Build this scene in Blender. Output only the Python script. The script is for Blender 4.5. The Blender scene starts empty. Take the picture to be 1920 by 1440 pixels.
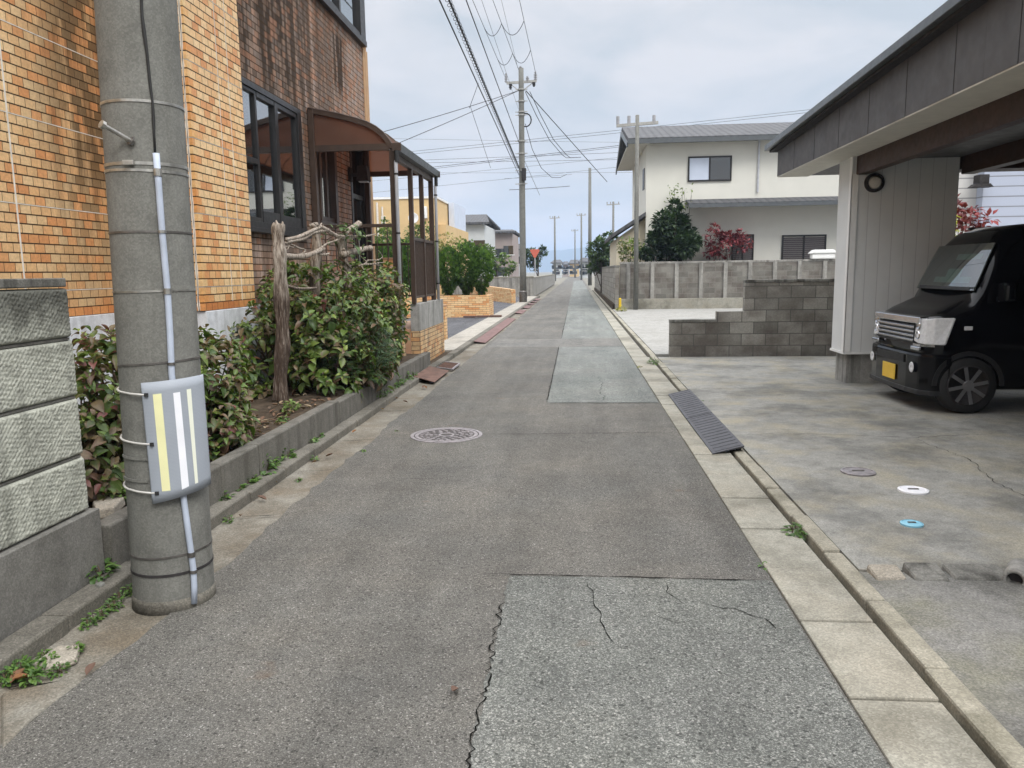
import bpy, bmesh, math, random
import numpy as np
from mathutils import Vector, Matrix

random.seed(7)
RNG = np.random.default_rng(11)
scene = bpy.context.scene
COL = scene.collection
PI = math.pi

# ------------------------------------------------------------------ camera model (used to measure the place)
FPX, CX, CY, EYE = 1440.0, 960.0, 720.0, 1.5
_roll, _vp = 0.015, (1080.0, 508.0)
_c, _s = math.cos(_roll), math.sin(_roll)
_dx, _dy = _vp[0] - CX, _vp[1] - CY
_u, _v = _dx * _c - _dy * _s, _dx * _s + _dy * _c
_pitch = math.atan2(-_v, FPX)
_yaw = math.atan2(_u, FPX * math.cos(_pitch) - _v * math.sin(_pitch))
FWD = np.array([-math.sin(_yaw) * math.cos(_pitch), math.cos(_yaw) * math.cos(_pitch), -math.sin(_pitch)])
RGT = np.array([math.cos(_yaw), math.sin(_yaw), 0.0])
DWN = -np.cross(RGT, FWD)
IX, IY = _c * RGT + _s * DWN, -_s * RGT + _c * DWN
EYEP = np.array([0, 0, EYE])


def _ray(x, y):
    return (x - CX) / FPX * IX + (y - CY) / FPX * IY + FWD


def at(x, y, Y):
    """point of the place seen at photo pixel (x, y) on the plane Y"""
    d = _ray(x, y)
    return Vector(EYEP + d * (Y / d[1]))


def atX(x, y, X):
    d = _ray(x, y)
    return Vector(EYEP + d * (X / d[0]))


def atZ(x, y, z):
    d = _ray(x, y)
    return Vector(EYEP + d * ((z - EYE) / d[2]))


# ------------------------------------------------------------------ node helpers
class NT:
    def __init__(self, name):
        self.m = bpy.data.materials.new(name)
        self.m.use_nodes = True
        self.t = self.m.node_tree
        self.t.nodes.clear()
        self.out = self.t.nodes.new('ShaderNodeOutputMaterial')
        self._oc = None

    def n(self, kind, **kw):
        nd = self.t.nodes.new(kind)
        for k, v in kw.items():
            setattr(nd, k, v)
        return nd

    def link(self, a, b):
        self.t.links.new(a, b)

    def setin(self, nd, key, v):
        if hasattr(v, 'is_output') or isinstance(v, bpy.types.NodeSocket):
            self.link(v, nd.inputs[key])
        else:
            if isinstance(v, (tuple, list)) and len(v) == 3 and nd.inputs[key].type == 'RGBA':
                v = (*v, 1)
            nd.inputs[key].default_value = v

    def coord(self, which='Object'):
        if self._oc is None:
            self._oc = self.n('ShaderNodeTexCoord')
        return self._oc.outputs[which]

    def mapping(self, vec, scale=(1, 1, 1), rot=(0, 0, 0), loc=(0, 0, 0)):
        nd = self.n('ShaderNodeMapping')
        self.link(vec, nd.inputs['Vector'])
        nd.inputs['Scale'].default_value = scale
        nd.inputs['Rotation'].default_value = rot
        nd.inputs['Location'].default_value = loc
        return nd.outputs[0]

    def noise(self, vec, scale=5, detail=4, rough=0.55, dist=0.0, out='Fac'):
        nd = self.n('ShaderNodeTexNoise')
        self.link(vec, nd.inputs['Vector'])
        nd.inputs['Scale'].default_value = scale
        nd.inputs['Detail'].default_value = detail
        nd.inputs['Roughness'].default_value = rough
        nd.inputs['Distortion'].default_value = dist
        return nd.outputs[out]

    def voro(self, vec, scale=5, feature='F1', out='Distance', rand=1.0):
        nd = self.n('ShaderNodeTexVoronoi', feature=feature)
        self.link(vec, nd.inputs['Vector'])
        nd.inputs['Scale'].default_value = scale
        nd.inputs['Randomness'].default_value = rand
        return nd.outputs[out]

    def ramp(self, fac, stops, interp='LINEAR'):
        nd = self.n('ShaderNodeValToRGB')
        cr = nd.color_ramp
        cr.interpolation = interp
        while len(cr.elements) < len(stops):
            cr.elements.new(0.5)
        for e, (p, c) in zip(cr.elements, stops):
            e.position = p
            if isinstance(c, (int, float)):
                c = (c, c, c)
            e.color = (*c, 1)
        self.link(fac, nd.inputs[0])
        return nd.outputs[0]

    def mix(self, fac, a, b, mode='MIX'):
        nd = self.n('ShaderNodeMix', data_type='RGBA', blend_type=mode)
        self.setin(nd, 0, fac)
        self.setin(nd, 6, a)
        self.setin(nd, 7, b)
        return nd.outputs[2]

    def math(self, op, a, b=0.0, c=None, clamp=False):
        nd = self.n('ShaderNodeMath', operation=op, use_clamp=clamp)
        self.setin(nd, 0, a)
        self.setin(nd, 1, b)
        if c is not None:
            self.setin(nd, 2, c)
        return nd.outputs[0]

    def sep(self, vec):
        nd = self.n('ShaderNodeSeparateXYZ')
        self.link(vec, nd.inputs[0])
        return nd.outputs

    def maprange(self, v, a, b, c=0.0, d=1.0):
        nd = self.n('ShaderNodeMapRange')
        self.setin(nd, 0, v)
        for i, q in enumerate((a, b, c, d)):
            nd.inputs[i + 1].default_value = q
        return nd.outputs[0]

    def bump(self, h, strength=0.3, dist=0.01, normal=None):
        nd = self.n('ShaderNodeBump')
        self.link(h, nd.inputs['Height'])
        nd.inputs['Strength'].default_value = strength
        nd.inputs['Distance'].default_value = dist
        if normal is not None:
            self.link(normal, nd.inputs['Normal'])
        return nd.outputs[0]

    def bsdf(self, color, rough=0.8, metal=0.0, normal=None, spec=0.4, **kw):
        p = self.n('ShaderNodeBsdfPrincipled')
        self.setin(p, 'Base Color', color)
        self.setin(p, 'Roughness', rough)
        self.setin(p, 'Metallic', metal)
        p.inputs['Specular IOR Level'].default_value = spec
        for k, v in kw.items():
            self.setin(p, k, v)
        if normal is not None:
            self.link(normal, p.inputs['Normal'])
        return p.outputs[0]

    def done(self, sh):
        self.link(sh, self.out.inputs['Surface'])
        return self.m


M = {}


def plain(name, color, rough=0.6, metal=0.0, var=0.12, scale=8.0, spec=0.4, bump=0.0):
    t = NT(name)
    co = t.coord()
    nz = t.noise(co, scale, 5)
    dark = tuple(c * (1 - var) for c in color)
    lite = tuple(min(1, c * (1 + var)) for c in color)
    c = t.ramp(nz, [(0.3, dark), (0.7, lite)])
    nrm = t.bump(t.noise(co, scale * 12, 3), bump, 0.004) if bump else None
    r = t.maprange(t.noise(co, scale * 2.3, 3), 0.3, 0.7, max(0, rough - 0.07), min(1, rough + 0.07))
    M[name] = t.done(t.bsdf(c, r, metal, nrm, spec))
    return M[name]


def concrete(name, base, stain=(0.08, 0.075, 0.065), amount=0.5, streak=False, speck=0.35, warm=None, bump=0.35):
    t = NT(name)
    co = t.coord()
    big = t.noise(co, 1.7, 6, 0.6)
    mid = t.noise(co, 9, 6, 0.65)
    c = t.ramp(mid, [(0.25, tuple(x * 0.72 for x in base)), (0.5, base), (0.8, tuple(min(1, x * 1.22) for x in base))])
    if warm:
        c = t.mix(t.maprange(t.noise(t.mapping(co, loc=(4, 2, 7)), 2.6, 4), 0.45, 0.68), c, warm)
    sv = t.mapping(co, scale=(7, 7, 0.5)) if streak else t.mapping(co, loc=(3, 1, 2))
    s = t.noise(sv, 1.6 if not streak else 1.0, 6, 0.62)
    mask = t.math('MULTIPLY', t.maprange(s, 0.47, 0.68), amount, clamp=True)
    c = t.mix(mask, c, stain)
    mask2 = t.math('MULTIPLY', t.maprange(big, 0.5, 0.7), amount * 0.55, clamp=True)
    c = t.mix(mask2, c, tuple(x * 1.3 for x in stain))
    vs = t.voro(co, 150, out='Color')
    c = t.mix(speck, c, t.mix(1.0, c, t.ramp(t.sep(vs)[0], [(0, 0.55), (0.6, 1.0), (1, 1.5)]), 'MULTIPLY'))
    h = t.math('ADD', t.math('MULTIPLY', t.noise(co, 120, 4), 0.6), t.math('MULTIPLY', mid, 0.8))
    M[name] = t.done(t.bsdf(c, 0.9, 0, t.bump(h, bump, 0.006), 0.25))
    return M[name]


def brick(name, w, h, stops, stain='none', mortar=(0.05, 0.03, 0.016), msize=0.006, rowline=0.0, spec=0.3, gain=1.0):
    t = NT(name)
    uv = t.coord('UV')
    co = t.coord('Object')
    b = t.n('ShaderNodeTexBrick', offset=0.5, squash=1.0)
    t.link(uv, b.inputs['Vector'])
    b.inputs['Color1'].default_value = (0, 0, 0, 1)
    b.inputs['Color2'].default_value = (1, 1, 1, 1)
    b.inputs['Mortar'].default_value = (0.5, 0.5, 0.5, 1)
    b.inputs['Scale'].default_value = 1.0
    b.inputs['Mortar Size'].default_value = msize / 2
    b.inputs['Mortar Smooth'].default_value = 0.15
    b.inputs['Brick Width'].default_value = w
    b.inputs['Row Height'].default_value = h
    stops = [(p, tuple(x * gain for x in c)) for p, c in stops]
    c = t.ramp(b.outputs['Color'], stops)
    # glaze variation inside a tile
    gl = t.noise(co, 38, 4, 0.6)
    c = t.mix(0.55, c, t.mix(1.0, c, t.ramp(gl, [(0.3, 0.7), (0.72, 1.28)]), 'MULTIPLY'))
    soft = t.noise(co, 1.3, 3)
    c = t.mix(0.4, c, t.mix(1.0, c, t.ramp(soft, [(0.3, 0.82), (0.7, 1.1)]), 'MULTIPLY'))
    kst = None
    xyz = t.sep(co)
    dirt = (0.04, 0.031, 0.025)
    tile_rnd = t.math('MULTIPLY', t.math('SUBTRACT', b.outputs['Color'], 0.5), 0.28)
    if stain == 'inner':      # weathered band running down beside the inner corner
        n1 = t.noise(t.mapping(co, scale=(1, 2.6, 0.35)), 1.8, 6, 0.62)
        n1 = t.math('ADD', n1, tile_rnd)
        y = t.maprange(xyz[1], 6.0, 6.75)
        z = t.maprange(xyz[2], 1.1, 2.6, 0.25, 1.0)
        k = t.math('MULTIPLY', t.math('MULTIPLY', t.maprange(n1, 0.30, 0.54), y), z)
        kst = t.math('MULTIPLY', k, 0.85, clamp=True)
        c = t.mix(kst, c, (0.07, 0.042, 0.022))
    if stain == 'upper':      # grey brown algae streaking down the recessed wall
        n1 = t.noise(t.mapping(co, scale=(1, 3.2, 0.16)), 1.9, 7, 0.6)
        n1 = t.math('ADD', n1, t.math('MULTIPLY', tile_rnd, 0.55))
        y = t.maprange(xyz[1], 10.2, 13.4, 1.0, 0.55)
        z = t.maprange(xyz[2], 2.0, 4.1, 0.7, 1.0)
        k = t.math('MULTIPLY', t.math('MULTIPLY', t.maprange(n1, 0.22, 0.56), y), z)
        # one blacker run near the far end
        yy = t.math('MULTIPLY', t.maprange(xyz[1], 12.0, 12.35), t.maprange(xyz[1], 13.1, 12.75))
        zz = t.math('MULTIPLY', t.maprange(xyz[2], 3.9, 4.5), t.maprange(xyz[2], 5.5, 5.2))
        n2 = t.noise(t.mapping(co, scale=(1, 3.5, 0.35)), 2.2, 6, 0.6)
        k2 = t.math('MULTIPLY', t.math('MULTIPLY', yy, zz), t.maprange(n2, 0.30, 0.5))
        k = t.math('MAXIMUM', t.math('MULTIPLY', k, 0.97), t.math('MULTIPLY', k2, 0.95))
        kst = t.math('MULTIPLY', k, 1.0, clamp=True)
        c = t.mix(kst, c, dirt)
    if stain == 'low':
        n1 = t.noise(t.mapping(co, scale=(1, 3, 1.2)), 1.6, 6, 0.62)
        k = t.maprange(n1, 0.42, 0.62)
        c = t.mix(t.math('MULTIPLY', k, 0.62, clamp=True), c, (0.07, 0.05, 0.04))
    fac = b.outputs['Fac']
    if rowline:
        vv = t.math('FRACT', t.math('DIVIDE', t.sep(uv)[1], h))
        rl = t.math('LESS_THAN', t.math('PINGPONG', vv, 0.5), rowline / h / 2)
        fac = t.math('MAXIMUM', fac, rl)
    c = t.mix(fac, c, mortar)
    hh = t.math('SUBTRACT', t.math('MULTIPLY', gl, 0.15), fac)
    r = t.mix(fac, (0.5, 0.5, 0.5), (0.95, 0.95, 0.95))
    if kst is not None:
        r = t.mix(kst, r, (0.97, 0.97, 0.97))
        spec = t.math('MULTIPLY', t.math('SUBTRACT', 1.0, t.math('MULTIPLY', kst, 0.9)), spec)
    M[name] = t.done(t.bsdf(c, r, 0, t.bump(hh, 0.7, 0.005), 0.3, **{'Specular IOR Level': spec}))
    return M[name]


def asphalt(name, lo, mid, hi, scale, hi_at=0.86, tint=None, bumpk=0.5):
    t = NT(name)
    co = t.coord()
    wob = t.n('ShaderNodeVectorMath', operation='ADD')
    nz = t.noise(co, 60, 2, out='Color')
    sc = t.n('ShaderNodeVectorMath', operation='SCALE')
    t.link(nz, sc.inputs[0])
    sc.inputs[3].default_value = 0.006
    t.link(co, wob.inputs[0])
    t.link(sc.outputs[0], wob.inputs[1])
    wv = wob.outputs[0]
    v1 = t.sep(t.voro(wv, scale, out='Color'))
    v2 = t.sep(t.voro(wv, scale * 2.3, out='Color'))
    r = t.math('ADD', t.math('MULTIPLY', v1[0], 0.62), t.math('MULTIPLY', v2[1], 0.38))
    c = t.ramp(r, [(0.05, lo), (0.3, tuple((a + b) / 2 for a, b in zip(lo, mid))), (0.55, mid), (hi_at - 0.09, tuple(x * 1.25 for x in mid)), (hi_at, hi), (1.0, hi)])
    # sparse near-white stones
    v3 = t.sep(t.voro(wv, scale * 0.8, out='Color'))
    c = t.mix(t.math('MULTIPLY', t.math('GREATER_THAN', v3[2], 0.976), 0.6), c, (0.42, 0.41, 0.385))
    v4 = t.sep(t.voro(t.mapping(wv, loc=(3.3, 1.7, 0)), scale * 0.55, out='Color'))
    c = t.mix(t.math('MULTIPLY', t.math('GREATER_THAN', v4[0], 0.95), 0.7), c, tuple(x * 0.5 for x in lo))
    big = t.noise(co, 0.8, 5, 0.6)
    c = t.mix(0.8, c, t.mix(1.0, c, t.ramp(big, [(0.3, (0.74, 0.74, 0.75)), (0.5, (1, 1, 1)), (0.72, (1.2, 1.17, 1.13))]), 'MULTIPLY'))
    lng = t.noise(t.mapping(co, scale=(2.2, 0.22, 1)), 1.5, 5, 0.6)
    c = t.mix(0.7, c, t.mix(1.0, c, t.ramp(lng, [(0.3, 0.74), (0.68, 1.2)]), 'MULTIPLY'))
    md = t.noise(co, 5.5, 5, 0.65)
    c = t.mix(0.6, c, t.mix(1.0, c, t.ramp(md, [(0.3, 0.8), (0.7, 1.17)]), 'MULTIPLY'))
    # rusty and oily spots
    sp = t.noise(t.mapping(co, loc=(9.1, 3.3, 0)), 3.1, 3, 0.5)
    c = t.mix(t.math('MULTIPLY', t.maprange(sp, 0.70, 0.76), 0.35), c, (0.14, 0.085, 0.05))
    if tint:
        c = t.mix(t.math('MULTIPLY', t.maprange(t.noise(t.mapping(co, loc=(2, 5, 0)), 1.3, 4), 0.35, 0.65), 0.5), c, t.mix(1.0, c, tint, 'MULTIPLY'))
    d = t.voro(wv, scale, feature='DISTANCE_TO_EDGE')
    h = t.math('ADD', t.maprange(d, 0.0, 0.25), t.math('MULTIPLY', v2[0], 0.6))
    M[name] = t.done(t.bsdf(c, 0.85, 0, t.bump(h, bumpk, 0.004), 0.3))
    return M[name]


def leafmat(name, rough=0.45, trans=0.28, noise_scale=40):
    t = NT(name)
    a = t.n('ShaderNodeVertexColor')
    a.layer_name = 'col'
    co = t.coord()
    c = t.mix(0.5, a.outputs[0], t.mix(1.0, a.outputs[0], t.ramp(t.noise(co, noise_scale, 3), [(0.3, 0.65), (0.7, 1.3)]), 'MULTIPLY'))
    p = t.bsdf(c, rough, 0, None, 0.4)
    tr = t.n('ShaderNodeBsdfTranslucent')
    t.link(t.mix(1.0, c, (1.15, 1.25, 0.7), 'MULTIPLY'), tr.inputs[0])
    mx = t.n('ShaderNodeMixShader')
    mx.inputs[0].default_value = trans
    t.link(p, mx.inputs[1])
    t.link(tr.outputs[0], mx.inputs[2])
    M[name] = t.done(mx.outputs[0])
    return M[name]


def glassmat(name, tint=(0.5, 0.55, 0.55), refl=0.35, rough=0.02, fk=1.0):
    t = NT(name)
    g = t.n('ShaderNodeBsdfGlossy')
    g.inputs['Roughness'].default_value = rough
    g.inputs['Color'].default_value = (0.92, 0.95, 0.97, 1)
    tr = t.n('ShaderNodeBsdfTransparent')
    tr.inputs[0].default_value = (*tint, 1)
    f = t.n('ShaderNodeFresnel')
    f.inputs[0].default_value = 1.5
    w = t.noise(t.coord(), 1.4, 2)
    nb = t.bump(w, 0.02, 0.05)
    t.link(nb, g.inputs['Normal'])
    fac = t.math('ADD', t.math('MULTIPLY', f.outputs[0], fk), refl, clamp=True)
    mx = t.n('ShaderNodeMixShader')
    t.link(fac, mx.inputs[0])
    t.link(tr.outputs[0], mx.inputs[1])
    t.link(g.outputs[0], mx.inputs[2])
    M[name] = t.done(mx.outputs[0])
    return M[name]


# ------------------------------------------------------------------ mesh builder
class MB:
    def __init__(self):
        self.v, self.f, self.c, self.s = [], [], [], []
        self.smooth = False

    def add(self, verts, faces, col=None):
        o = len(self.v)
        self.v.extend([tuple(p) for p in verts])
        self.f.extend([tuple(i + o for i in f) for f in faces])
        if col is not None:
            self.c.extend([col] * len(verts) if not isinstance(col, list) else col)
        return self

    def box(self, x0, x1, y0, y1, z0, z1):
        v = [(x, y, z) for z in (z0, z1) for y in (y0, y1) for x in (x0, x1)]
        return self.add(v, [(0, 2, 3, 1), (4, 5, 7, 6), (0, 1, 5, 4), (2, 6, 7, 3), (0, 4, 6, 2), (1, 3, 7, 5)])

    def hexa(self, b, t):
        """bottom quad b (4 pts, ccw from above) and top quad t"""
        return self.add(list(b) + list(t), [(3, 2, 1, 0), (4, 5, 6, 7), (0, 1, 5, 4), (1, 2, 6, 5), (2, 3, 7, 6), (3, 0, 4, 7)])

    def bar(self, a, b, w, h=None, up=(0, 0, 1)):
        a, b = Vector(a), Vector(b)
        h = h or w
        d = (b - a).normalized()
        u = Vector(up)
        if abs(d.dot(u)) > 0.98:
            u = Vector((0, 1, 0))
        s = d.cross(u).normalized() * (w / 2)
        t = s.cross(d).normalized() * (h / 2)
        q = lambda p: [p - s - t, p + s - t, p + s + t, p - s + t]
        v = q(a) + q(b)
        return self.add(v, [(0, 1, 2, 3), (7, 6, 5, 4), (0, 4, 5, 1), (1, 5, 6, 2), (2, 6, 7, 3), (3, 7, 4, 0)])

    def tube(self, pts, rad, n=10, cap=True, col=None, wob=None):
        pts = [Vector(p) for p in pts]
        m = len(pts)
        rad = rad if isinstance(rad, (list, tuple)) else [rad] * m
        u = None
        v, f = [], []
        for i, p in enumerate(pts):
            d = (pts[min(i + 1, m - 1)] - pts[max(i - 1, 0)]).normalized()
            if u is None:
                u = d.cross(Vector((0, 0, 1)) if abs(d.z) < 0.9 else Vector((0, 1, 0))).normalized()
            u = (u - d * u.dot(d)).normalized()
            w = d.cross(u)
            for k in range(n):
                a = 2 * PI * k / n
                r = rad[i] * (wob(i, k) if wob else 1)
                v.append(p + (u * math.cos(a) + w * math.sin(a)) * r)
        for i in range(m - 1):
            for k in range(n):
                k2 = (k + 1) % n
                f.append((i * n + k, i * n + k2, (i + 1) * n + k2, (i + 1) * n + k))
        if cap:
            f.append(tuple(range(n - 1, -1, -1)))
            f.append(tuple((m - 1) * n + k for k in range(n)))
        return self.add(v, f, col)

    def prism(self, poly, axis, a, b):
        """poly of 2-tuples; axis 'x': (y,z), 'y': (x,z), 'z': (x,y)"""
        P = {'x': lambda p, t: (t, p[0], p[1]), 'y': lambda p, t: (p[0], t, p[1]), 'z': lambda p, t: (p[0], p[1], t)}[axis]
        n = len(poly)
        v = [P(p, a) for p in poly] + [P(p, b) for p in poly]
        f = [tuple(range(n)), tuple(range(2 * n - 1, n - 1, -1))]
        for i in range(n):
            j = (i + 1) % n
            f.append((i, i + n, j + n, j))
        return self.add(v, f)

    def grid(self, P, nu, nv, col=None):
        v = [P(i / nu, j / nv) for j in range(nv + 1) for i in range(nu + 1)]
        f = [(j * (nu + 1) + i, j * (nu + 1) + i + 1, (j + 1) * (nu + 1) + i + 1, (j + 1) * (nu + 1) + i) for j in range(nv) for i in range(nu)]
        return self.add(v, f, col)

    def lathe(self, prof, c, axis='z', n=24):
        v, f = [], []
        for r, h in prof:
            for k in range(n):
                a = 2 * PI * k / n
                p = (r * math.cos(a), r * math.sin(a), h)
                if axis == 'y':
                    p = (p[0], h, p[1])
                elif axis == 'x':
                    p = (h, p[0], p[1])
                v.append((c[0] + p[0], c[1] + p[1], c[2] + p[2]))
        m = len(prof)
        for i in range(m - 1):
            for k in range(n):
                k2 = (k + 1) % n
                f.append((i * n + k, i * n + k2, (i + 1) * n + k2, (i + 1) * n + k))
        f.append(tuple(range(n - 1, -1, -1)))
        f.append(tuple((m - 1) * n + k for k in range(n)))
        return self.add(v, f)

    def build(self, name, mat, parent=None, bevel=0.0, smooth=False, solid=0.0, fix=True):
        me = bpy.data.meshes.new(name)
        me.from_pydata(self.v, [], self.f)
        me.update()
        if fix:
            bm = bmesh.new()
            bm.from_mesh(me)
            bmesh.ops.recalc_face_normals(bm, faces=bm.faces)
            bm.to_mesh(me)
            bm.free()
        nl = len(me.loops)
        if nl:
            vi = np.empty(nl, np.int32)
            me.loops.foreach_get('vertex_index', vi)
            co = np.empty(len(me.vertices) * 3, np.float32)
            me.vertices.foreach_get('co', co)
            co = co.reshape(-1, 3)[vi]
            tot = np.empty(len(me.polygons), np.int32)
            me.polygons.foreach_get('loop_total', tot)
            nr = np.empty(len(me.polygons) * 3, np.float32)
            me.polygons.foreach_get('normal', nr)
            nr = np.abs(nr.reshape(-1, 3)).repeat(tot, axis=0)
            ax = nr.argmax(1)
            uv = np.where((ax == 0)[:, None], co[:, [1, 2]], np.where((ax == 1)[:, None], co[:, [0, 2]], co[:, [0, 1]]))
            ul = me.uv_layers.new(name='UVMap')
            ul.data.foreach_set('uv', uv.astype(np.float32).ravel())
        if self.c and len(self.c) == len(self.v):
            ca = me.color_attributes.new('col', 'FLOAT_COLOR', 'POINT')
            ca.data.foreach_set('color', np.array([(*c, 1.0) for c in self.c], np.float32).ravel())
        if smooth:
            me.polygons.foreach_set('use_smooth', [True] * len(me.polygons))
        o = bpy.data.objects.new(name, me)
        COL.objects.link(o)
        me.materials.append(M[mat] if isinstance(mat, str) else mat)
        if bevel:
            b = o.modifiers.new('bevel', 'BEVEL')
            b.width, b.segments, b.limit_method = bevel, 2, 'ANGLE'
        if solid:
            b = o.modifiers.new('solid', 'SOLIDIFY')
            b.thickness = solid
        if parent is not None:
            o.parent = parent
            loc = parent.location
            if parent.parent is not None:
                loc = Vector((0, 0, 0))
            if parent.type == 'EMPTY':
                o.matrix_parent_inverse = Matrix.Translation(-Vector(parent.location))
        return o


def thing(name, label, cat, loc=(0, 0, 0), group=None, kind=None):
    o = bpy.data.objects.new(name, None)
    COL.objects.link(o)
    o.location = loc
    o.empty_display_size = 0.2
    o['label'], o['category'] = label, cat
    if group:
        o['group'] = group
    if kind:
        o['kind'] = kind
    return o


def tag(o, label, cat, group=None, kind=None):
    o['label'], o['category'] = label, cat
    if group:
        o['group'] = group
    if kind:
        o['kind'] = kind
    return o


def struct(o, label=None):
    o['kind'] = 'structure'
    if label:
        o['label'] = label
    return o


def copy_tree(o, parent=None):
    c = o.copy()
    COL.objects.link(c)
    if parent is not None:
        c.parent = parent
        c.matrix_parent_inverse = o.matrix_parent_inverse.copy()
    for ch in [x for x in bpy.data.objects if x.parent == o]:
        copy_tree(ch, c)
    return c


#@@MATERIALS
TILE = [(0.0, (0.56, 0.255, 0.10)), (0.2, (0.62, 0.32, 0.135)), (0.32, (0.65, 0.395, 0.185)), (0.55, (0.68, 0.45, 0.23)), (0.8, (0.71, 0.51, 0.28)), (1.0, (0.67, 0.415, 0.195))]
brick('tile_left', 0.123, 0.7 / 9, TILE, 'inner', rowline=0.011)
brick('tile_pier', 0.123, 0.7 / 9, TILE, 'none', gain=1.05, rowline=0.011)
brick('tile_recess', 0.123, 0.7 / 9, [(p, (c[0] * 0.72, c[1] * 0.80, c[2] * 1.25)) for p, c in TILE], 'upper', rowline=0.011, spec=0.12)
brick('tile_base', 0.123, 0.7 / 9, [(0, (0.5, 0.19, 0.065)), (1, (0.6, 0.27, 0.095))])
brick('long_brick', 0.237, 0.07, TILE, 'none', mortar=(0.13, 0.09, 0.06), msize=0.009, gain=1.0)
brick('long_brick_dirty', 0.237, 0.07, TILE, 'low', mortar=(0.06, 0.05, 0.045), msize=0.009, gain=0.9)
asphalt('asphalt', (0.054, 0.052, 0.047), (0.122, 0.119, 0.108), (0.235, 0.228, 0.208), 235, 0.83, (1.05, 0.99, 0.93))
asphalt('asphalt_patch', (0.062, 0.064, 0.059), (0.13, 0.133, 0.123), (0.28, 0.285, 0.262), 190, 0.78, (0.98, 1.01, 0.98))
asphalt('asphalt_patch_pale', (0.075, 0.078, 0.073), (0.152, 0.157, 0.147), (0.32, 0.33, 0.31), 180, 0.78, (0.94, 1.03, 1.0))
asphalt('asphalt_lot', (0.03, 0.03, 0.033), (0.085, 0.087, 0.095), (0.17, 0.17, 0.18), 165, 0.86)
asphalt('asphalt_band', (0.06, 0.058, 0.053), (0.14, 0.137, 0.126), (0.28, 0.275, 0.255), 190, 0.80)
concrete('gutter_concrete', (0.205, 0.193, 0.163), (0.095, 0.078, 0.056), 0.8, warm=(0.15, 0.125, 0.092), speck=0.6)
concrete('gutter_concrete_pale', (0.285, 0.275, 0.232), (0.12, 0.112, 0.088), 0.75, speck=0.45, warm=(0.29, 0.27, 0.22))
concrete('kerb_concrete', (0.15, 0.14, 0.118), (0.06, 0.055, 0.045), 0.7, speck=0.6)
concrete('kerb_concrete_pale', (0.30, 0.28, 0.225), (0.09, 0.085, 0.055), 0.55, speck=0.45)
concrete('wall_concrete', (0.135, 0.128, 0.112), (0.06, 0.056, 0.046), 0.75, streak=True, speck=0.45)
concrete('plinth_concrete', (0.175, 0.17, 0.155), (0.075, 0.072, 0.062), 0.7, speck=0.4)
concrete('pole_concrete', (0.178, 0.178, 0.162), (0.105, 0.103, 0.09), 0.5, streak=True, speck=0.32, bump=0.18)
concrete('foundation', (0.60, 0.62, 0.645), (0.3, 0.3, 0.29), 0.45, streak=True, speck=0.12)
concrete('porch_concrete', (0.3, 0.295, 0.275), (0.1, 0.1, 0.09), 0.8, streak=True, speck=0.3)
concrete('drive_concrete', (0.27, 0.265, 0.24), (0.085, 0.085, 0.078), 0.68, speck=0.45, warm=(0.31, 0.285, 0.22))
concrete('drive_pale', (0.29, 0.285, 0.265), (0.2, 0.195, 0.175), 0.5, speck=0.3)
concrete('pavement', (0.33, 0.31, 0.27), (0.15, 0.14, 0.12), 0.5, speck=0.5)
concrete('block_dirty', (0.2, 0.195, 0.175), (0.05, 0.048, 0.042), 0.95, streak=True, speck=0.4)
concrete('block_grey', (0.3, 0.29, 0.265), (0.1, 0.095, 0.085), 0.8, streak=True, speck=0.3)
concrete('stone', (0.32, 0.29, 0.24), (0.15, 0.13, 0.1), 0.6, speck=0.5)
plain('joint_white', (0.66, 0.62, 0.55), 0.8, var=0.18, scale=14)
plain('steel', (0.42, 0.41, 0.38), 0.42, 0.85, scale=30, var=0.25)
plain('steel_dark', (0.16, 0.15, 0.14), 0.5, 0.7, scale=20, var=0.3)
plain('pvc', (0.42, 0.47, 0.56), 0.5, var=0.14, scale=9)
plain('rubber', (0.02, 0.02, 0.02), 0.65)
plain('dark_alu', (0.022, 0.021, 0.021), 0.38, 0.25, spec=0.5)
plain('brown_alu', (0.058, 0.038, 0.028), 0.4, 0.15, spec=0.5, var=0.18)
plain('tan_board', (0.42, 0.26, 0.14), 0.7, var=0.1)
plain('silver_pipe', (0.5, 0.51, 0.54), 0.4, 0.2, var=0.1)
plain('white_tape', (0.78, 0.79, 0.83), 0.5, var=0.04)
plain('cream_tape', (0.74, 0.76, 0.64), 0.5, var=0.04)
plain('yellow_tape', (0.76, 0.74, 0.42), 0.5, var=0.06)
plain('tie_white', (0.5, 0.49, 0.46), 0.5)
plain('curtain', (0.6, 0.6, 0.57), 0.9, var=0.1)
plain('dark_room', (0.015, 0.014, 0.014), 0.9)
plain('iron', (0.27, 0.25, 0.255), 0.55, 0.35, var=0.3, scale=25)
plain('iron_dark', (0.03, 0.027, 0.027), 0.85, 0.0, var=0.3, scale=25)
plain('rust', (0.125, 0.07, 0.052), 0.75, 0.1, var=0.4, scale=9, bump=0.2)
plain('rust_red', (0.15, 0.088, 0.08), 0.75, 0.1, var=0.25, scale=7, bump=0.2)
plain('ramp_black', (0.062, 0.062, 0.07), 0.55, 0.1, var=0.2, scale=9)
plain('wood_plank', (0.1, 0.055, 0.042), 0.8, var=0.25)
plain('crack', (0.012, 0.012, 0.011), 1.0, spec=0.0)
plain('white_wall', (0.66, 0.65, 0.585), 0.85, var=0.035, scale=1.2)
plain('cream_wall', (0.56, 0.50, 0.38), 0.85, var=0.05, scale=2)
plain('tan_wall', (0.60, 0.43, 0.22), 0.85, var=0.06, scale=2)
plain('grey_wall', (0.5, 0.52, 0.52), 0.85, var=0.05, scale=2)
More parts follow.
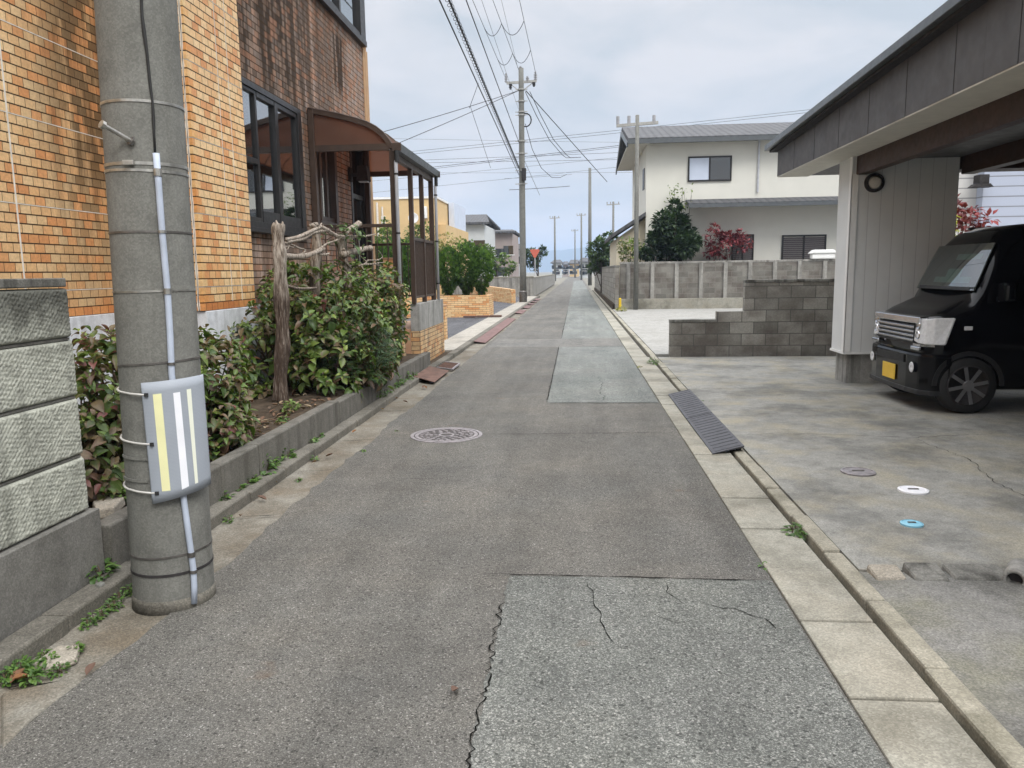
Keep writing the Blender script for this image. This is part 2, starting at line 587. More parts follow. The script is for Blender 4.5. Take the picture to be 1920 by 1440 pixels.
plain('blue_wall', (0.55, 0.61, 0.72), 0.8, var=0.05, scale=2)
plain('pink_wall', (0.31, 0.26, 0.24), 0.85, var=0.06, scale=2)
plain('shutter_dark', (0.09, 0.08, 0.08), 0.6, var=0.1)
plain('white_paint', (0.78, 0.78, 0.76), 0.5, var=0.04)
plain('fascia', (0.078, 0.074, 0.073), 0.6, var=0.15, scale=4)
plain('soffit', (0.6, 0.575, 0.51), 0.8, var=0.06)
plain('beam_brown', (0.05, 0.024, 0.014), 0.6, var=0.2)
plain('gutter_metal', (0.115, 0.125, 0.13), 0.35, 0.4, var=0.1)
plain('plate_yellow', (0.72, 0.47, 0.05), 0.5, var=0.05)
plain('chrome', (0.6, 0.61, 0.64), 0.2, 1.0, var=0.03)
plain('lens', (0.66, 0.67, 0.68), 0.3, 0.0, var=0.12, scale=30)
plain('amber', (0.5, 0.2, 0.04), 0.3)
plain('black_plastic', (0.02, 0.02, 0.021), 0.5)
plain('alloy', (0.2, 0.2, 0.205), 0.4, 0.5, var=0.15)
plain('mint', (0.28, 0.5, 0.45), 0.8)
plain('cap_white', (0.8, 0.8, 0.82), 0.4, var=0.03)
plain('cap_blue', (0.24, 0.5, 0.62), 0.45, var=0.06)
plain('sign_red', (0.5, 0.12, 0.08), 0.5, var=0.05)
plain('sign_blue', (0.06, 0.16, 0.5), 0.5)
plain('sign_yellow', (0.6, 0.4, 0.02), 0.5)
plain('soil', (0.06, 0.046, 0.033), 1.0, var=0.45, scale=18, spec=0.1, bump=0.6)
plain('ground_far', (0.2, 0.19, 0.16), 1.0, var=0.25, scale=0.5, spec=0.1)
plain('hill', (0.055, 0.08, 0.06), 1.0, var=0.2, scale=0.01, spec=0.0)
plain('wire', (0.035, 0.035, 0.038), 0.6)
plain('porcelain', (0.3, 0.3, 0.31), 0.3)
plain('stem', (0.09, 0.062, 0.04), 0.9, var=0.3, scale=30)
plain('trunk', (0.07, 0.055, 0.042), 0.95, var=0.35, scale=14)
plain('step_tile', (0.42, 0.25, 0.15), 0.6, var=0.15, scale=6)
leafmat('leaf', 0.42, 0.25)
leafmat('conifer_leaf', 0.6, 0.2, 12)
leafmat('tree_leaf', 0.55, 0.25, 6)
leafmat('dead_leaf', 0.8, 0.1)
glassmat('glass', (0.88, 0.91, 0.91), 0.36)
glassmat('glass_dark', (0.16, 0.17, 0.17), 0.12)
glassmat('windscreen', (0.3, 0.38, 0.34), 0.0, fk=0.3)


def mk_special():
    # car paint
    t = NT('car_black')
    M['car_black'] = t.done(t.bsdf((0.004, 0.004, 0.005), 0.1, 0, None, 0.28))
    # white ribbed siding (vertical ribs are modelled in the bump)
    t = NT('siding')
    co = t.coord()
    x = t.sep(co)[0]
    w = t.math('FRACT', t.math('MULTIPLY', x, 1 / 0.15))
    g = t.math('LESS_THAN', w, 0.05)
    c = t.mix(g, (0.68, 0.69, 0.68), (0.52, 0.52, 0.52))
    c = t.mix(0.3, c, t.mix(1.0, c, t.ramp(t.noise(co, 3, 4), [(0.3, 0.8), (0.7, 1.1)]), 'MULTIPLY'))
    M['siding'] = t.done(t.bsdf(c, 0.6, 0, t.bump(t.math('SUBTRACT', 1.0, g), 0.6, 0.01)))
    # horizontal lap siding
    t = NT('lap_siding')
    co = t.coord()
    z = t.sep(co)[2]
    w = t.math('FRACT', t.math('MULTIPLY', z, 1 / 0.24))
    g = t.math('LESS_THAN', w, 0.12)
    c = t.mix(g, (0.6, 0.59, 0.57), (0.26, 0.26, 0.26))
    M['lap_siding'] = t.done(t.bsdf(c, 0.7, 0, t.bump(w, 0.5, 0.02)))
    t = NT('lap_siding_blue')
    co = t.coord()
    z = t.sep(co)[2]
    w = t.math('FRACT', t.math('MULTIPLY', z, 1 / 0.24))
    g = t.math('LESS_THAN', w, 0.12)
    c = t.mix(g, (0.42, 0.46, 0.56), (0.22, 0.23, 0.26))
    M['lap_siding_blue'] = t.done(t.bsdf(c, 0.7, 0, t.bump(w, 0.5, 0.02)))
    # roof tiles
    t = NT('roof_tile')
    uv = t.coord('Object')
    xyz = t.sep(uv)
    wx = t.math('ABSOLUTE', t.math('SINE', t.math('MULTIPLY', xyz[0], PI / 0.28)))
    wy = t.math('FRACT', t.math('MULTIPLY', xyz[1], 1 / 0.26))
    c = t.mix(wx, (0.045, 0.046, 0.052), (0.075, 0.077, 0.084))
    c = t.mix(0.4, c, t.ramp(t.noise(uv, 3, 4), [(0.3, 0.05), (0.7, 0.12)]))
    M['roof_tile'] = t.done(t.bsdf(c, 0.7, 0, t.bump(t.math('ADD', wx, wy), 0.8, 0.04)))
    # smoky brown polycarbonate
    t = NT('tile_attr')
    a = t.n('ShaderNodeVertexColor')
    a.layer_name = 'col'
    c = t.mix(0.6, a.outputs[0], t.mix(1.0, a.outputs[0], t.ramp(t.noise(t.coord(), 38, 4, 0.6), [(0.3, 0.7), (0.72, 1.28)]), 'MULTIPLY'))
    M['tile_attr'] = t.done(t.bsdf(c, 0.5, 0, None, 0.3))
    t = NT('polycarb')
    tr = t.n('ShaderNodeBsdfTransparent')
    tr.inputs[0].default_value = (0.60, 0.43, 0.35, 1)
    df = t.bsdf(t.ramp(t.noise(t.coord(), 2.5, 4), [(0.3, (0.24, 0.15, 0.11)), (0.7, (0.32, 0.21, 0.16))]), 0.25, 0, None, 0.5)
    tl = t.n('ShaderNodeBsdfTranslucent')
    tl.inputs[0].default_value = (0.5, 0.3, 0.22, 1)
    m1 = t.n('ShaderNodeMixShader')
    m1.inputs[0].default_value = 0.45
    t.link(df, m1.inputs[1])
    t.link(tl.outputs[0], m1.inputs[2])
    m2 = t.n('ShaderNodeMixShader')
    m2.inputs[0].default_value = 0.45
    t.link(tr.outputs[0], m2.inputs[1])
    t.link(m1.outputs[0], m2.inputs[2])
    M['polycarb'] = t.done(m2.outputs[0])
    # weathered driftwood
    t = NT('driftwood')
    co = t.coord()
    fib = t.noise(t.mapping(co, scale=(9, 9, 1.1)), 7, 6, 0.7, 0.4)
    c = t.ramp(fib, [(0.28, (0.03, 0.02, 0.014)), (0.40, (0.12, 0.09, 0.068)), (0.50, (0.30, 0.255, 0.21)), (0.66, (0.5, 0.45, 0.385))])
    z = t.sep(co)[2]
    bark = t.ramp(fib, [(0.3, (0.022, 0.015, 0.011)), (0.52, (0.085, 0.06, 0.045)), (0.7, (0.27, 0.23, 0.19))])
    low = t.math('ADD', z, t.math('MULTIPLY', t.math('SUBTRACT', t.noise(co, 5, 4), 0.5), 0.6))
    c = t.mix(t.maprange(low, 1.6, 1.2), c, bark)
    M['driftwood'] = t.done(t.bsdf(c, 0.9, 0, t.bump(fib, 0.8, 0.02), 0.2))
    # ribbed grey sheet
    t = NT('ribbed_sheet')
    co = t.coord()
    z = t.sep(co)[2]
    x = t.sep(co)[0]
    w1 = t.math('SINE', t.math('MULTIPLY', z, 2 * PI / 0.006))
    w2 = t.math('SINE', t.math('MULTIPLY', x, 2 * PI / 0.006))
    w = t.math('MULTIPLY', w1, w2)
    c = t.ramp(t.math('ADD', t.math('MULTIPLY', w1, 0.35), 0.5), [(0.1, (0.27, 0.30, 0.34)), (0.9, (0.33, 0.36, 0.405))])
    c = t.mix(0.25, c, t.ramp(t.noise(co, 7, 4), [(0.3, (.26, .28, .31)), (0.7, (.36, .39, .43))]))
    M['ribbed_sheet'] = t.done(t.bsdf(c, 0.5, 0, t.bump(w, 0.25, 0.002)))
    # patterned cast blocks
    t = NT('pattern_block')
    co = t.coord()
    zz = t.sep(co)[2]
    c = t.ramp(t.noise(co, 7, 6, 0.65), [(0.28, (0.30, 0.305, 0.265)), (0.5, (0.42, 0.43, 0.37)), (0.75, (0.54, 0.55, 0.475))])
    top = t.math('ADD', zz, t.math('MULTIPLY', t.math('SUBTRACT', t.noise(co, 6, 5, 0.7), 0.5), 0.55))
    k = t.maprange(top, 1.12, 1.42)
    c = t.mix(t.math('MULTIPLY', k, 0.82), c, (0.055, 0.055, 0.048))
    s = t.noise(t.mapping(co, scale=(6, 6, 0.7)), 1.5, 5)
    c = t.mix(t.math('MULTIPLY', t.maprange(s, 0.52, 0.72), 0.5), c, (0.09, 0.09, 0.075))
    c = t.mix(t.math('MULTIPLY', t.maprange(t.noise(co, 80, 3), 0.5, 0.75), 0.4), c, (0.1, 0.1, 0.085))
    M['pattern_block'] = t.done(t.bsdf(c, 0.92, 0, t.bump(t.noise(co, 90, 4), 0.4, 0.004), 0.2))


mk_special()

#@@GROUND
def jag(n, amp, seed):
    r = random.Random(seed)
    return [r.uniform(-amp, amp) for _ in range(n)]


mb = MB().add([(-3000, -60, -0.12), (3000, -60, -0.12), (3000, 9000, -0.12), (-3000, 9000, -0.12)], [(0, 1, 2, 3)])
struct(mb.build('ground', 'ground_far'))

# road: left edge wanders over the gutter concrete
ys = [-3 + 0.12 * i for i in range(int(33 / 0.12))] + [31 + 6 * i for i in range(40)]
jl = jag(len(ys), 0.018, 3)
jl2 = [sum(jl[max(0, i - 4):i + 5]) / 5 for i in range(len(ys))]
xl = [-1.865 + a + b * 1.6 for a, b in zip(jl, jl2)]
v, f = [], []
for i, y in enumerate(ys):
    v += [(xl[i], y, 0.0), (0.0, y, 0.0), (0.945 if y < 60 else 1.2, y, 0.0)]
for i in range(len(ys) - 1):
    f += [(3 * i, 3 * i + 1, 3 * i + 4, 3 * i + 3), (3 * i + 1, 3 * i + 2, 3 * i + 5, 3 * i + 4)]
# a lip 12 mm deep along the broken edge
o = len(v)
for i, y in enumerate(ys):
    v.append((xl[i] - 0.004, y, -0.02))
for i in range(len(ys) - 1):
    f.append((3 * i, 3 * i + 3, o + i + 1, o + i))
struct(MB().add(v, f).build('road', 'asphalt'))


def patch(name, x0, x1, y0, y1, mat, z=0.004, step=0.04, amp=0.011, seed=1):
    r = random.Random(seed)
    n = max(2, int((y1 - y0) / step))
    m = MB()
    v, f = [], []
    for i in range(n + 1):
        y = y0 + (y1 - y0) * i / n
        v += [(x0 + r.uniform(-amp, amp), y, z), (x1, y, z)]
    for i in range(n):
        f.append((2 * i, 2 * i + 1, 2 * i + 3, 2 * i + 2))
    return struct(m.add(v, f).build(name, mat))


patch('road_patch', -0.335, 0.935, -3, 3.63, 'asphalt_patch', seed=5)
patch('road_patch', -0.335, 0.935, 8.72, 15.3, 'asphalt_patch_pale', seed=6)
patch('road_patch', -0.33, 0.935, 17.2, 120, 'asphalt_patch_pale', seed=7, step=1.0)
patch('road_patch', -1.8, 0.935, 15.3, 17.2, 'asphalt_band', seed=8, z=0.0035)


def crack(name, pts, w, seed=1, amp=0.012, step=0.05, z=0.0075, taper=True):
    """dark open crack: a jagged ribbon following pts"""
    r = random.Random(seed)
    P = []
    for (a, b) in zip(pts[:-1], pts[1:]):
        a, b = Vector((*a, 0)), Vector((*b, 0))
        n = max(1, int((b - a).length / step))
        for i in range(n):
            P.append(a.lerp(b, i / n))
    P.append(Vector((*pts[-1], 0)))
    v, f = [], []
    n = len(P)
    for i, p in enumerate(P):
        d = (P[min(i + 1, n - 1)] - P[max(0, i - 1)]).normalized()
        s = Vector((-d.y, d.x, 0))
        p = p + s * r.uniform(-amp, amp)
        k = w * r.uniform(0.25, 1.0)
        if taper and (i < 2 or i > n - 3):
            k *= 0.3
        v += [p - s * k / 2 + Vector((0, 0, z)), p + s * k / 2 + Vector((0, 0, z))]
    for i in range(n - 1):
        f.append((2 * i, 2 * i + 1, 2 * i + 3, 2 * i + 2))
    return struct(MB().add(v, f).build(name, 'crack'))


crack('road_crack', [(-0.318, 1.6), (-0.33, 2.1), (-0.335, 2.6), (-0.345, 3.35)], 0.009, 2, 0.016, 0.02)
crack('road_crack', [(-0.46, 3.65), (-0.3, 3.64), (0.2, 3.635), (0.86, 3.62)], 0.013, 3, 0.005, 0.05)
crack('road_crack', [(0.05, 3.6), (0.07, 3.42), (0.1, 3.2), (0.11, 3.05), (0.17, 2.9)], 0.006, 4, 0.012, 0.04)
crack('road_crack', [(0.42, 3.6), (0.43, 3.42), (0.5, 3.3)], 0.005, 5, 0.012, 0.04)
crack('road_crack', [(0.55, 3.35), (0.7, 3.3), (0.8, 3.2), (0.88, 3.05)], 0.006, 6, 0.02, 0.04)
crack('road_crack', [(0.3, 3.25), (0.42, 3.15), (0.55, 3.2)], 0.004, 16, 0.015, 0.04)
crack('road_crack', [(-1.8, 6.95), (-1.58, 6.95)], 0.012, 7, 0.006)
crack('road_crack', [(-0.86, 6.98), (0.0, 7.02), (0.88, 7.08)], 0.01, 8, 0.008)
crack('road_crack', [(-0.335, 8.73), (0.3, 8.7), (0.92, 8.72)], 0.014, 9, 0.006)
crack('road_crack', [(-0.34, 8.75), (-0.34, 12), (-0.345, 15.3)], 0.014, 10, 0.008, 0.1)
crack('road_crack', [(0.3, 8.75), (0.33, 9.2), (0.28, 9.6), (0.36, 10.2), (0.3, 11)], 0.007, 11, 0.02, 0.07)
crack('road_crack', [(-0.33, 15.3), (0.9, 15.32)], 0.02, 12, 0.008, 0.1)
crack('road_crack', [(-0.33, 17.2), (-0.33, 30)], 0.016, 13, 0.01, 0.2)
crack('road_crack', [(-1.6, 17.2), (0.9, 17.2)], 0.02, 14, 0.01, 0.15)
crack('road_crack', [(-1.3, 5.4), (-1.0, 5.42), (-0.86, 5.5)], 0.006, 15, 0.01, 0.03)
for yy, sd in ((3.72, 21), (4.5, 22), (5.62, 23), (6.7, 24), (8.2, 25), (2.5, 26)):
    crack('gutter_joint', [(-2.16, yy), (-2.0, yy + 0.02), (-1.87, yy + 0.06)], 0.012, sd, 0.01, 0.03, z=0.0)

crack('driveway_crack', [(1.45, 6.9), (2.1, 6.95), (2.9, 6.8), (3.6, 6.95)], 0.008, 41, 0.02, 0.05, z=0.026)
crack('driveway_crack', [(2.9, 6.8), (3.0, 6.0), (2.85, 5.3), (2.95, 4.6)], 0.007, 42, 0.02, 0.05, z=0.026)
crack('driveway_crack', [(1.45, 9.6), (2.4, 9.7), (3.3, 9.6)], 0.008, 43, 0.02, 0.06, z=0.026)
# left gutter bed
mb = MB()
nu = 3
for (ya, yb) in ((-3.0, 45.0),):
    mb.grid(lambda u, v: (-2.185 + 0.36 * u, ya + (yb - ya) * v, -0.008 - 0.006 * math.sin(u * 3)), 6, 60)
struct(mb.build('gutter', 'gutter_concrete', fix=False))

# left kerb stones
mb = MB()
r = random.Random(4)
y = -2.0
while y < 14.2:
    L = 0.62 + r.uniform(-0.02, 0.02)
    dx, dz = r.uniform(-0.006, 0.006), r.uniform(-0.006, 0.004)
    mb.box(-2.31 + dx, -2.18 + dx, y, y + L - 0.009, -0.05, 0.066 + dz)
    y += L
while y < 46:
    mb.box(-2.31, -2.18, y, y + 1.99, -0.05, 0.062)
    y += 2.0
struct(mb.build('kerb', 'kerb_concrete', bevel=0.012))
# ground behind the kerb
struct(MB().box(-7, -2.315, -3, 14.3, -0.1, 0.02).build('verge', 'soil'))

# garden soil bed (uneven)
def soil_z(x, y):
    return 0.235 + 0.02 * math.sin(3.1 * x + 1.3 * y) + 0.015 * math.sin(7.3 * y + 2.1 * x) + 0.01 * math.sin(13.0 * x - 9 * y)


mb = MB()
mb.grid(lambda u, v: (-6.0 + 3.6 * u, 3.3 + 8.6 * v, soil_z(-6.0 + 3.6 * u, 3.3 + 8.6 * v)), 60, 110)
struct(mb.build('garden_soil', 'soil', smooth=True))

# parking lot and pavement on the left beyond the porch
struct(MB().box(-14, -2.86, 14.32, 46, -0.1, 0.03).build('parking_lot', 'asphalt_lot'))
mb = MB()
y = 14.35
while y < 46:
    mb.box(-2.85, -2.315, y, y + 0.595, -0.1, 0.052)
    y += 0.6
struct(mb.build('pavement', 'pavement', bevel=0.006))

# right gutter slabs, drain slot and kerb
mb = MB()
r = random.Random(9)
y = -2.2
while y < 13:
    L = 0.6
    dz = r.uniform(-0.005, 0.005)
    mb.box(0.95, 1.258, y, y + L - 0.012, -0.09, 0.008 + dz)
    y += L
while y < 60:
    mb.box(0.95, 1.225, y, y + 1.99, -0.09, 0.01)
    y += 2.0
struct(mb.build('gutter', 'gutter_concrete_pale', bevel=0.008))
struct(MB().box(1.2, 1.32, -3, 60, -0.11, -0.06).build('drain_slot', 'iron_dark'))
mb = MB()
y = -2.0
while y < 60:
    L = 0.6 if y < 13 else 2.0
    dx = r.uniform(-0.006, 0.006)
    mb.box(1.29 + dx, 1.385 + dx, y, y + L - 0.01, -0.1, 0.024 + r.uniform(-0.006, 0.005))
    y += L
struct(mb.build('kerb', 'kerb_concrete_pale', bevel=0.012))

# driveway slabs
struct(MB().box(1.39, 9.5, 3.75, 13.25, -0.1, 0.02).build('driveway', 'drive_concrete'))
mb = MB()
mb.grid(lambda u, v: (1.375 + 5 * u, -3 + 6.74 * v, 0.0 + 0.012 * math.sin(9 * u * 5) * math.sin(7 * v * 5) + 0.02 * math.exp(-((u * 5 - 0.4) ** 2) * 3)), 60, 70)
concrete('old_mossy', (0.2, 0.195, 0.18), (0.075, 0.073, 0.065), 0.85, speck=0.6, warm=(0.19, 0.185, 0.145))
struct(mb.build('old_pavement', 'old_mossy', smooth=True), 'broken mossy concrete beside the drain')
struct(MB().box(1.39, 14, 13.6, 29.8, -0.1, 0.03).build('forecourt', 'drive_pale'))
struct(MB().box(1.39, 30, 29.8, 60, -0.1, 0.22).build('house_yard', 'soil'))

#@@SMALL ROAD THINGS
# manhole cover
root = thing('manhole_cover', 'round cast iron manhole cover with embossed pattern in the road', 'manhole cover', (-1.21, 6.95, 0))
cx, cy = -1.21, 6.955
mb = MB()
mb.lathe([(0.335, -0.02), (0.335, 0.006), (0.305, 0.006), (0.305, -0.02)], (cx, cy, 0), n=48)
mb.build('rim', 'iron', root)
plain('iron_mid', (0.075, 0.068, 0.066), 0.8, 0.2, var=0.3, scale=25)
MB().lathe([(0.305, -0.02), (0.304, 0.001), (0.01, 0.001)], (cx, cy, 0), n=48).build('plate', 'iron_mid', root)
mb = MB()
for r0, r1 in ((0.262, 0.293), (0.055, 0.075)):
    mb.lathe([(r1, 0.0), (r1, 0.0065), (r0, 0.0065), (r0, 0.0)], (cx, cy, 0), n=48)
r = random.Random(12)
for ring, n in ((0.10, 8), (0.145, 13), (0.19, 18), (0.235, 24)):
    for k in range(n):
        a = 2 * PI * (k + 0.5 * (n % 2)) / n + r.uniform(-0.05, 0.05)
        px, py = cx + ring * math.cos(a), cy + ring * math.sin(a)
        q = r.uniform(0.011, 0.02)
        w = [(px + q * math.cos(a + t) * 1.15, py + q * math.sin(a + t)) for t in (0.4, 1.5, 2.7, 3.6, 4.7, 5.7)]
        mb.prism(w, 'z', 0.0, 0.0065)
mb.build('relief', 'iron', root)

# steel ramp plates in the left gutter
def ramp_plate(y0, y1, mat, name, label, zk=0.062, zr=0.012, x0=-2.27, x1=-1.93, group=None, gap=0.0):
    root = thing(name, label, 'ramp plate', ((x0 + x1) / 2, y0, 0), group)
    t = 0.009
    MB().hexa([(x0, y0, zk - t), (x1, y0 - gap, zr - t), (x1, y1 - gap, zr - t), (x0, y1, zk - t)],
              [(x0, y0, zk), (x1, y0 - gap, zr), (x1, y1 - gap, zr), (x0, y1, zk)]).build('plate', mat, root, bevel=0.002)
    return root


ramp_plate(10.5, 11.7, 'rust', 'ramp_plate', 'single rust brown steel ramp plate nearest in the left gutter', 0.075, 0.03, gap=0.25)
G1 = 'reddish ramp plates along the left gutter'
LBL = 'reddish steel ramp plate in the gutter row beyond the porch'
y = 16.25
for k in range(7):
    ramp_plate(y, y + 1.18, 'rust_red', 'ramp_plate', LBL, group=G1)
    y += 1.2
for y in (27.6, 28.85, 31.5, 32.7, 35.0, 37.5, 40, 41.2):
    ramp_plate(y, y + 1.18, 'rust_red', 'ramp_plate', LBL, group=G1)
root = thing('drain_grate', 'rusty slotted drain grate lying tilted behind the brown ramp plate', 'drain grate', (-2.05, 12.1, 0))
mb = MB()
for (a, b) in (((-2.2, 11.85), (-1.9, 11.6)), ((-2.2, 12.6), (-1.9, 12.35)), ((-2.2, 11.85), (-2.2, 12.6)), ((-1.9, 11.6), (-1.9, 12.35))):
    mb.bar((*a, 0.03), (*b, 0.03), 0.03, 0.02)
mb.build('frame', 'iron', root)
mb = MB()
for k in range(13):
    yy = 11.9 + k * 0.053
    mb.bar((-2.19, yy, 0.028), (-1.91, yy - 0.235, 0.028), 0.02, 0.014)
mb.build('bars', 'rust', root)

# black ramp over the right drain: two sections
for k, (ya, yb, lab) in enumerate(((6.2, 7.68, 'near section of black ramp plate over the right hand drain'), (7.7, 9.25, 'far section of black ramp plate over the right hand drain'))):
    root = thing('ramp_plate', lab, 'ramp plate', (1.24, ya, 0), 'black ramp sections over the right drain')
    MB().hexa([(1.10, ya, 0.008), (1.365, ya + 0.06, 0.055), (1.365, yb + 0.06, 0.055), (1.10, yb, 0.008)],
              [(1.10, ya, 0.018), (1.365, ya + 0.06, 0.07), (1.365, yb + 0.06, 0.07), (1.10, yb, 0.018)]).build('plate', 'ramp_black', root, bevel=0.003)
    mb = MB()
    for j in range(14):
        yy = ya + 0.05 + j * (yb - ya - 0.1) / 13
        mb.bar((1.13, yy, 0.0252), (1.34, yy + 0.05, 0.0665), 0.018, 0.004)
    mb.build('tread', 'ramp_black', root)
    for yy in (ya + 0.1, yb - 0.1):
        MB().box(1.31, 1.35, yy, yy + 0.05, -0.06, 0.05).build('support', 'rubber', root)

# access caps and covers on the driveway
def cap(x, y, r, mat, label, name='access_cap', z=0.02):
    root = thing(name, label, 'drain cap', (x, y, z))
    MB().lathe([(r, 0.0), (r, 0.010), (r * 0.86, 0.014), (r * 0.84, 0.010), (r * 0.2, 0.012), (0.005, 0.012)], (x, y, z), n=32).build('lid', mat, root, smooth=False)
    MB().box(x - r * 0.35, x + r * 0.35, y - 0.008, y + 0.008, z + 0.0125, z + 0.017).build('key_slot', 'steel_dark', root)


cap(2.23, 5.15, 0.095, 'cap_white', 'round white drain cap on the stained concrete driveway')
cap(1.93, 4.45, 0.062, 'cap_blue', 'small round light blue valve cap on the concrete driveway')
cap(2.04, 5.62, 0.12, 'iron', 'dull brown grey round cover set in the concrete driveway', 'valve_cover')
# broken slab lip and old clay pipe end
root = thing('drain_pipe', 'old grey concrete pipe end poking out under the broken driveway edge', 'pipe', (2.1, 3.75, 0))
MB().tube([(2.05, 3.62, 0.03), (2.17, 3.80, 0.02)], 0.05, 20, cap=False).build('pipe', 'block_grey', root, smooth=True, solid=0.016)
MB().tube([(2.068, 3.647, 0.028), (2.075, 3.657, 0.028)], 0.043, 20).build('bore_shade', 'iron_dark', root)  # dark disc standing in for the shade inside the pipe
mb = MB()
r = random.Random(31)
x = 1.42
k = 0
while x < 5:
    w = r.uniform(0.16, 0.34)
    d = r.uniform(0.1, 0.22)
    top = 0.05 + r.uniform(-0.012, 0.015)
    if not (1.93 < x < 2.1):
        yc = 3.72 + (x - 1.4) * 0.05
        m = MB().hexa([(x, yc - d, -0.02), (x + w, yc - d + r.uniform(-.04, .04), -0.02), (x + w, yc + 0.04, -0.02), (x, yc + 0.04, -0.02)],
                      [(x + .015, yc - d + .02, top * 0.6), (x + w - .015, yc - d + .03, top * 0.65), (x + w - .01, yc + 0.04, top), (x + .01, yc + 0.04, top)])
        mat = 'stone' if r.random() < .3 else 'block_dirty'
        tag(m.build('concrete_lump', mat, bevel=0.012), 'broken grey concrete lump along the near edge of the driveway slab', 'rubble', 'concrete lumps along the driveway edge')
        k += 1
    x += w + 0.01

# loose stones, left foreground
def stone(pts, h, label, mat='stone', z=0.0, name='loose_stone'):
    n = len(pts)
    cxx, cyy = sum(p[0] for p in pts) / n, sum(p[1] for p in pts) / n
    v = [(x, y, z - 0.01) for x, y in pts] + [(cxx + (x - cxx) * 0.92, cyy + (y - cyy) * 0.92, z + h) for x, y in pts]
    f = [tuple(range(n - 1, -1, -1)), tuple(range(n, 2 * n))] + [(i, (i + 1) % n, (i + 1) % n + n, i + n) for i in range(n)]
    return tag(MB().add(v, f).build(name, mat, bevel=0.008), label, 'stone')


stone([tuple(atZ(*p, 0)[:2]) for p in ((60, 1252), (110, 1217), (152, 1217), (146, 1240), (95, 1262))], 0.022, 'pale flat broken stone among weeds at the foot of the kerb')
stone([tuple(atZ(*p, 0)[:2]) for p in ((0, 1300), (150, 1268), (157, 1276), (60, 1350), (0, 1410))], 0.006, 'large cracked concrete slab at the bottom left corner', 'gutter_concrete', name='broken_slab')
stone([tuple(atZ(*p, 0.26)[:2]) for p in ((172, 948), (210, 938), (236, 940), (215, 962), (180, 968))], 0.04, 'flat brown stone on the soil between block wall and pole', z=0.25)
stone([tuple(atZ(*p, 0.07)[:2]) for p in ((176, 1097), (190, 1091), (199, 1094), (187, 1101))], 0.012, 'thin grey slate chip on the kerb below the block wall', 'pole_concrete', z=0.065, name='slate_chip')

#@@NEAR POLE
PX0, PY0 = -1.90, 3.315


def pole_c(z):
    return PX0 + 0.017 * z


def pole_r(z):
    return 0.178 - z / 150.0


def on_pole(ang, z, off=0.0):
    """ang 0 faces the camera side (-Y), + towards the road (+X)"""
    R = pole_r(z) + off
    return Vector((pole_c(z) + R * math.sin(ang), PY0 - R * math.cos(ang), z))


def pole_ang(x, y):
    p = at(x, y, PY0 - 0.17)
    for _ in range(6):
        R = pole_r(p.z)
        dx = max(-0.985 * R, min(0.985 * R, p.x - pole_c(p.z)))
        p = at(x, y, PY0 - math.sqrt(R * R - dx * dx))
    R = pole_r(p.z)
    return math.asin(max(-0.99, min(0.99, (p.x - pole_c(p.z)) / R))), p.z


root = thing('utility_pole', 'thick grey concrete utility pole in the left foreground with steel bands', 'utility pole', (PX0, PY0, 0))
zs = [-0.1, 0, 0.1] + [0.25 * i for i in range(1, 46)]
MB().tube([(pole_c(z), PY0, z) for z in zs], [pole_r(z) for z in zs], 48).build('shaft', 'pole_concrete', root, smooth=True)
# cement collar at the foot
MB().lathe([(0.186, -0.03), (0.184, 0.03), (0.179, 0.05)], (PX0, PY0, 0), n=40).build('foot_ring', 'kerb_concrete', root, smooth=True)


def ring(z, h, mat, off=0.003, tilt=0.0, name='steel_band', a0=-PI, a1=PI):
    m = MB()
    n = 48
    m.grid(lambda u, v: on_pole(a0 + (a1 - a0) * u, z + (v - 0.5) * h + tilt * math.sin(a0 + (a1 - a0) * u), off), n, 1)
    return m.build(name, mat, root, solid=0.004, fix=False)


for (z, h, mat, tl) in ((2.223, 0.011, 'steel', 0.0), (1.972, 0.013, 'steel', 0.0), (1.945, 0.011, 'steel', -0.004), (1.691, 0.009, 'steel_dark', 0.0),
                        (1.44, 0.009, 'steel', 0.002), (1.127, 0.009, 'steel_dark', 0.01), (0.253, 0.009, 'steel_dark', 0.006), (0.171, 0.012, 'iron_dark', 0.0),
                        (2.9, 0.011, 'steel', 0.0)):
    ring(z, h, mat, tilt=tl)
for (z, a0, a1) in ((0.712, -0.9, 0.1), (0.612, -0.95, 0.05)):
    ring(z, 0.012, 'pole_concrete', 0.006, 0, 'strap_ridge', a0, a1)
# buckle
a, zb = pole_ang(240, 303)
p = on_pole(a, 1.972, 0.008)
mb = MB()
mb.bar(on_pole(a - 0.1, 1.972, 0.01), on_pole(a + 0.16, 1.972, 0.01), 0.014, 0.02)
mb.build('band_buckle', 'steel', root, bevel=0.002)
# conduit and cable
cpts = [pole_ang(*q) for q in ((291, 288), (296, 350), (302, 433), (307, 490), (312, 547), (317, 630), (320, 700), (331, 820), (342, 940), (350, 1010), (356, 1068), (358, 1100), (359, 1132))]
ob = MB().tube([on_pole(a, z, 0.012) for a, z in cpts], 0.0135, 12).build('conduit', 'pvc', root, smooth=True)
for z, h in ((1.935, 0.03), (1.691, 0.012), (1.44, 0.024), (1.127, 0.012), (0.253, 0.022), (0.171, 0.014)):
    aa = np.interp(-z, [-q[1] for q in cpts], [q[0] for q in cpts])
    m = MB()
    m.tube([on_pole(aa, z - h / 2, 0.013), on_pole(aa, z + h / 2, 0.013)], 0.0165, 12)
    m.build('conduit_clip', 'steel' if z > 1.3 else 'steel_dark', root)
kp = [pole_ang(*q) for q in ((264, -20), (266, 30), (270, 62), (275, 100), (281, 160), (285, 190), (287, 225), (288, 250), (290, 286))]
kp = [(kp[0][0] - 0.02, 3.2), (kp[0][0], 2.8)] + kp
mb = MB()
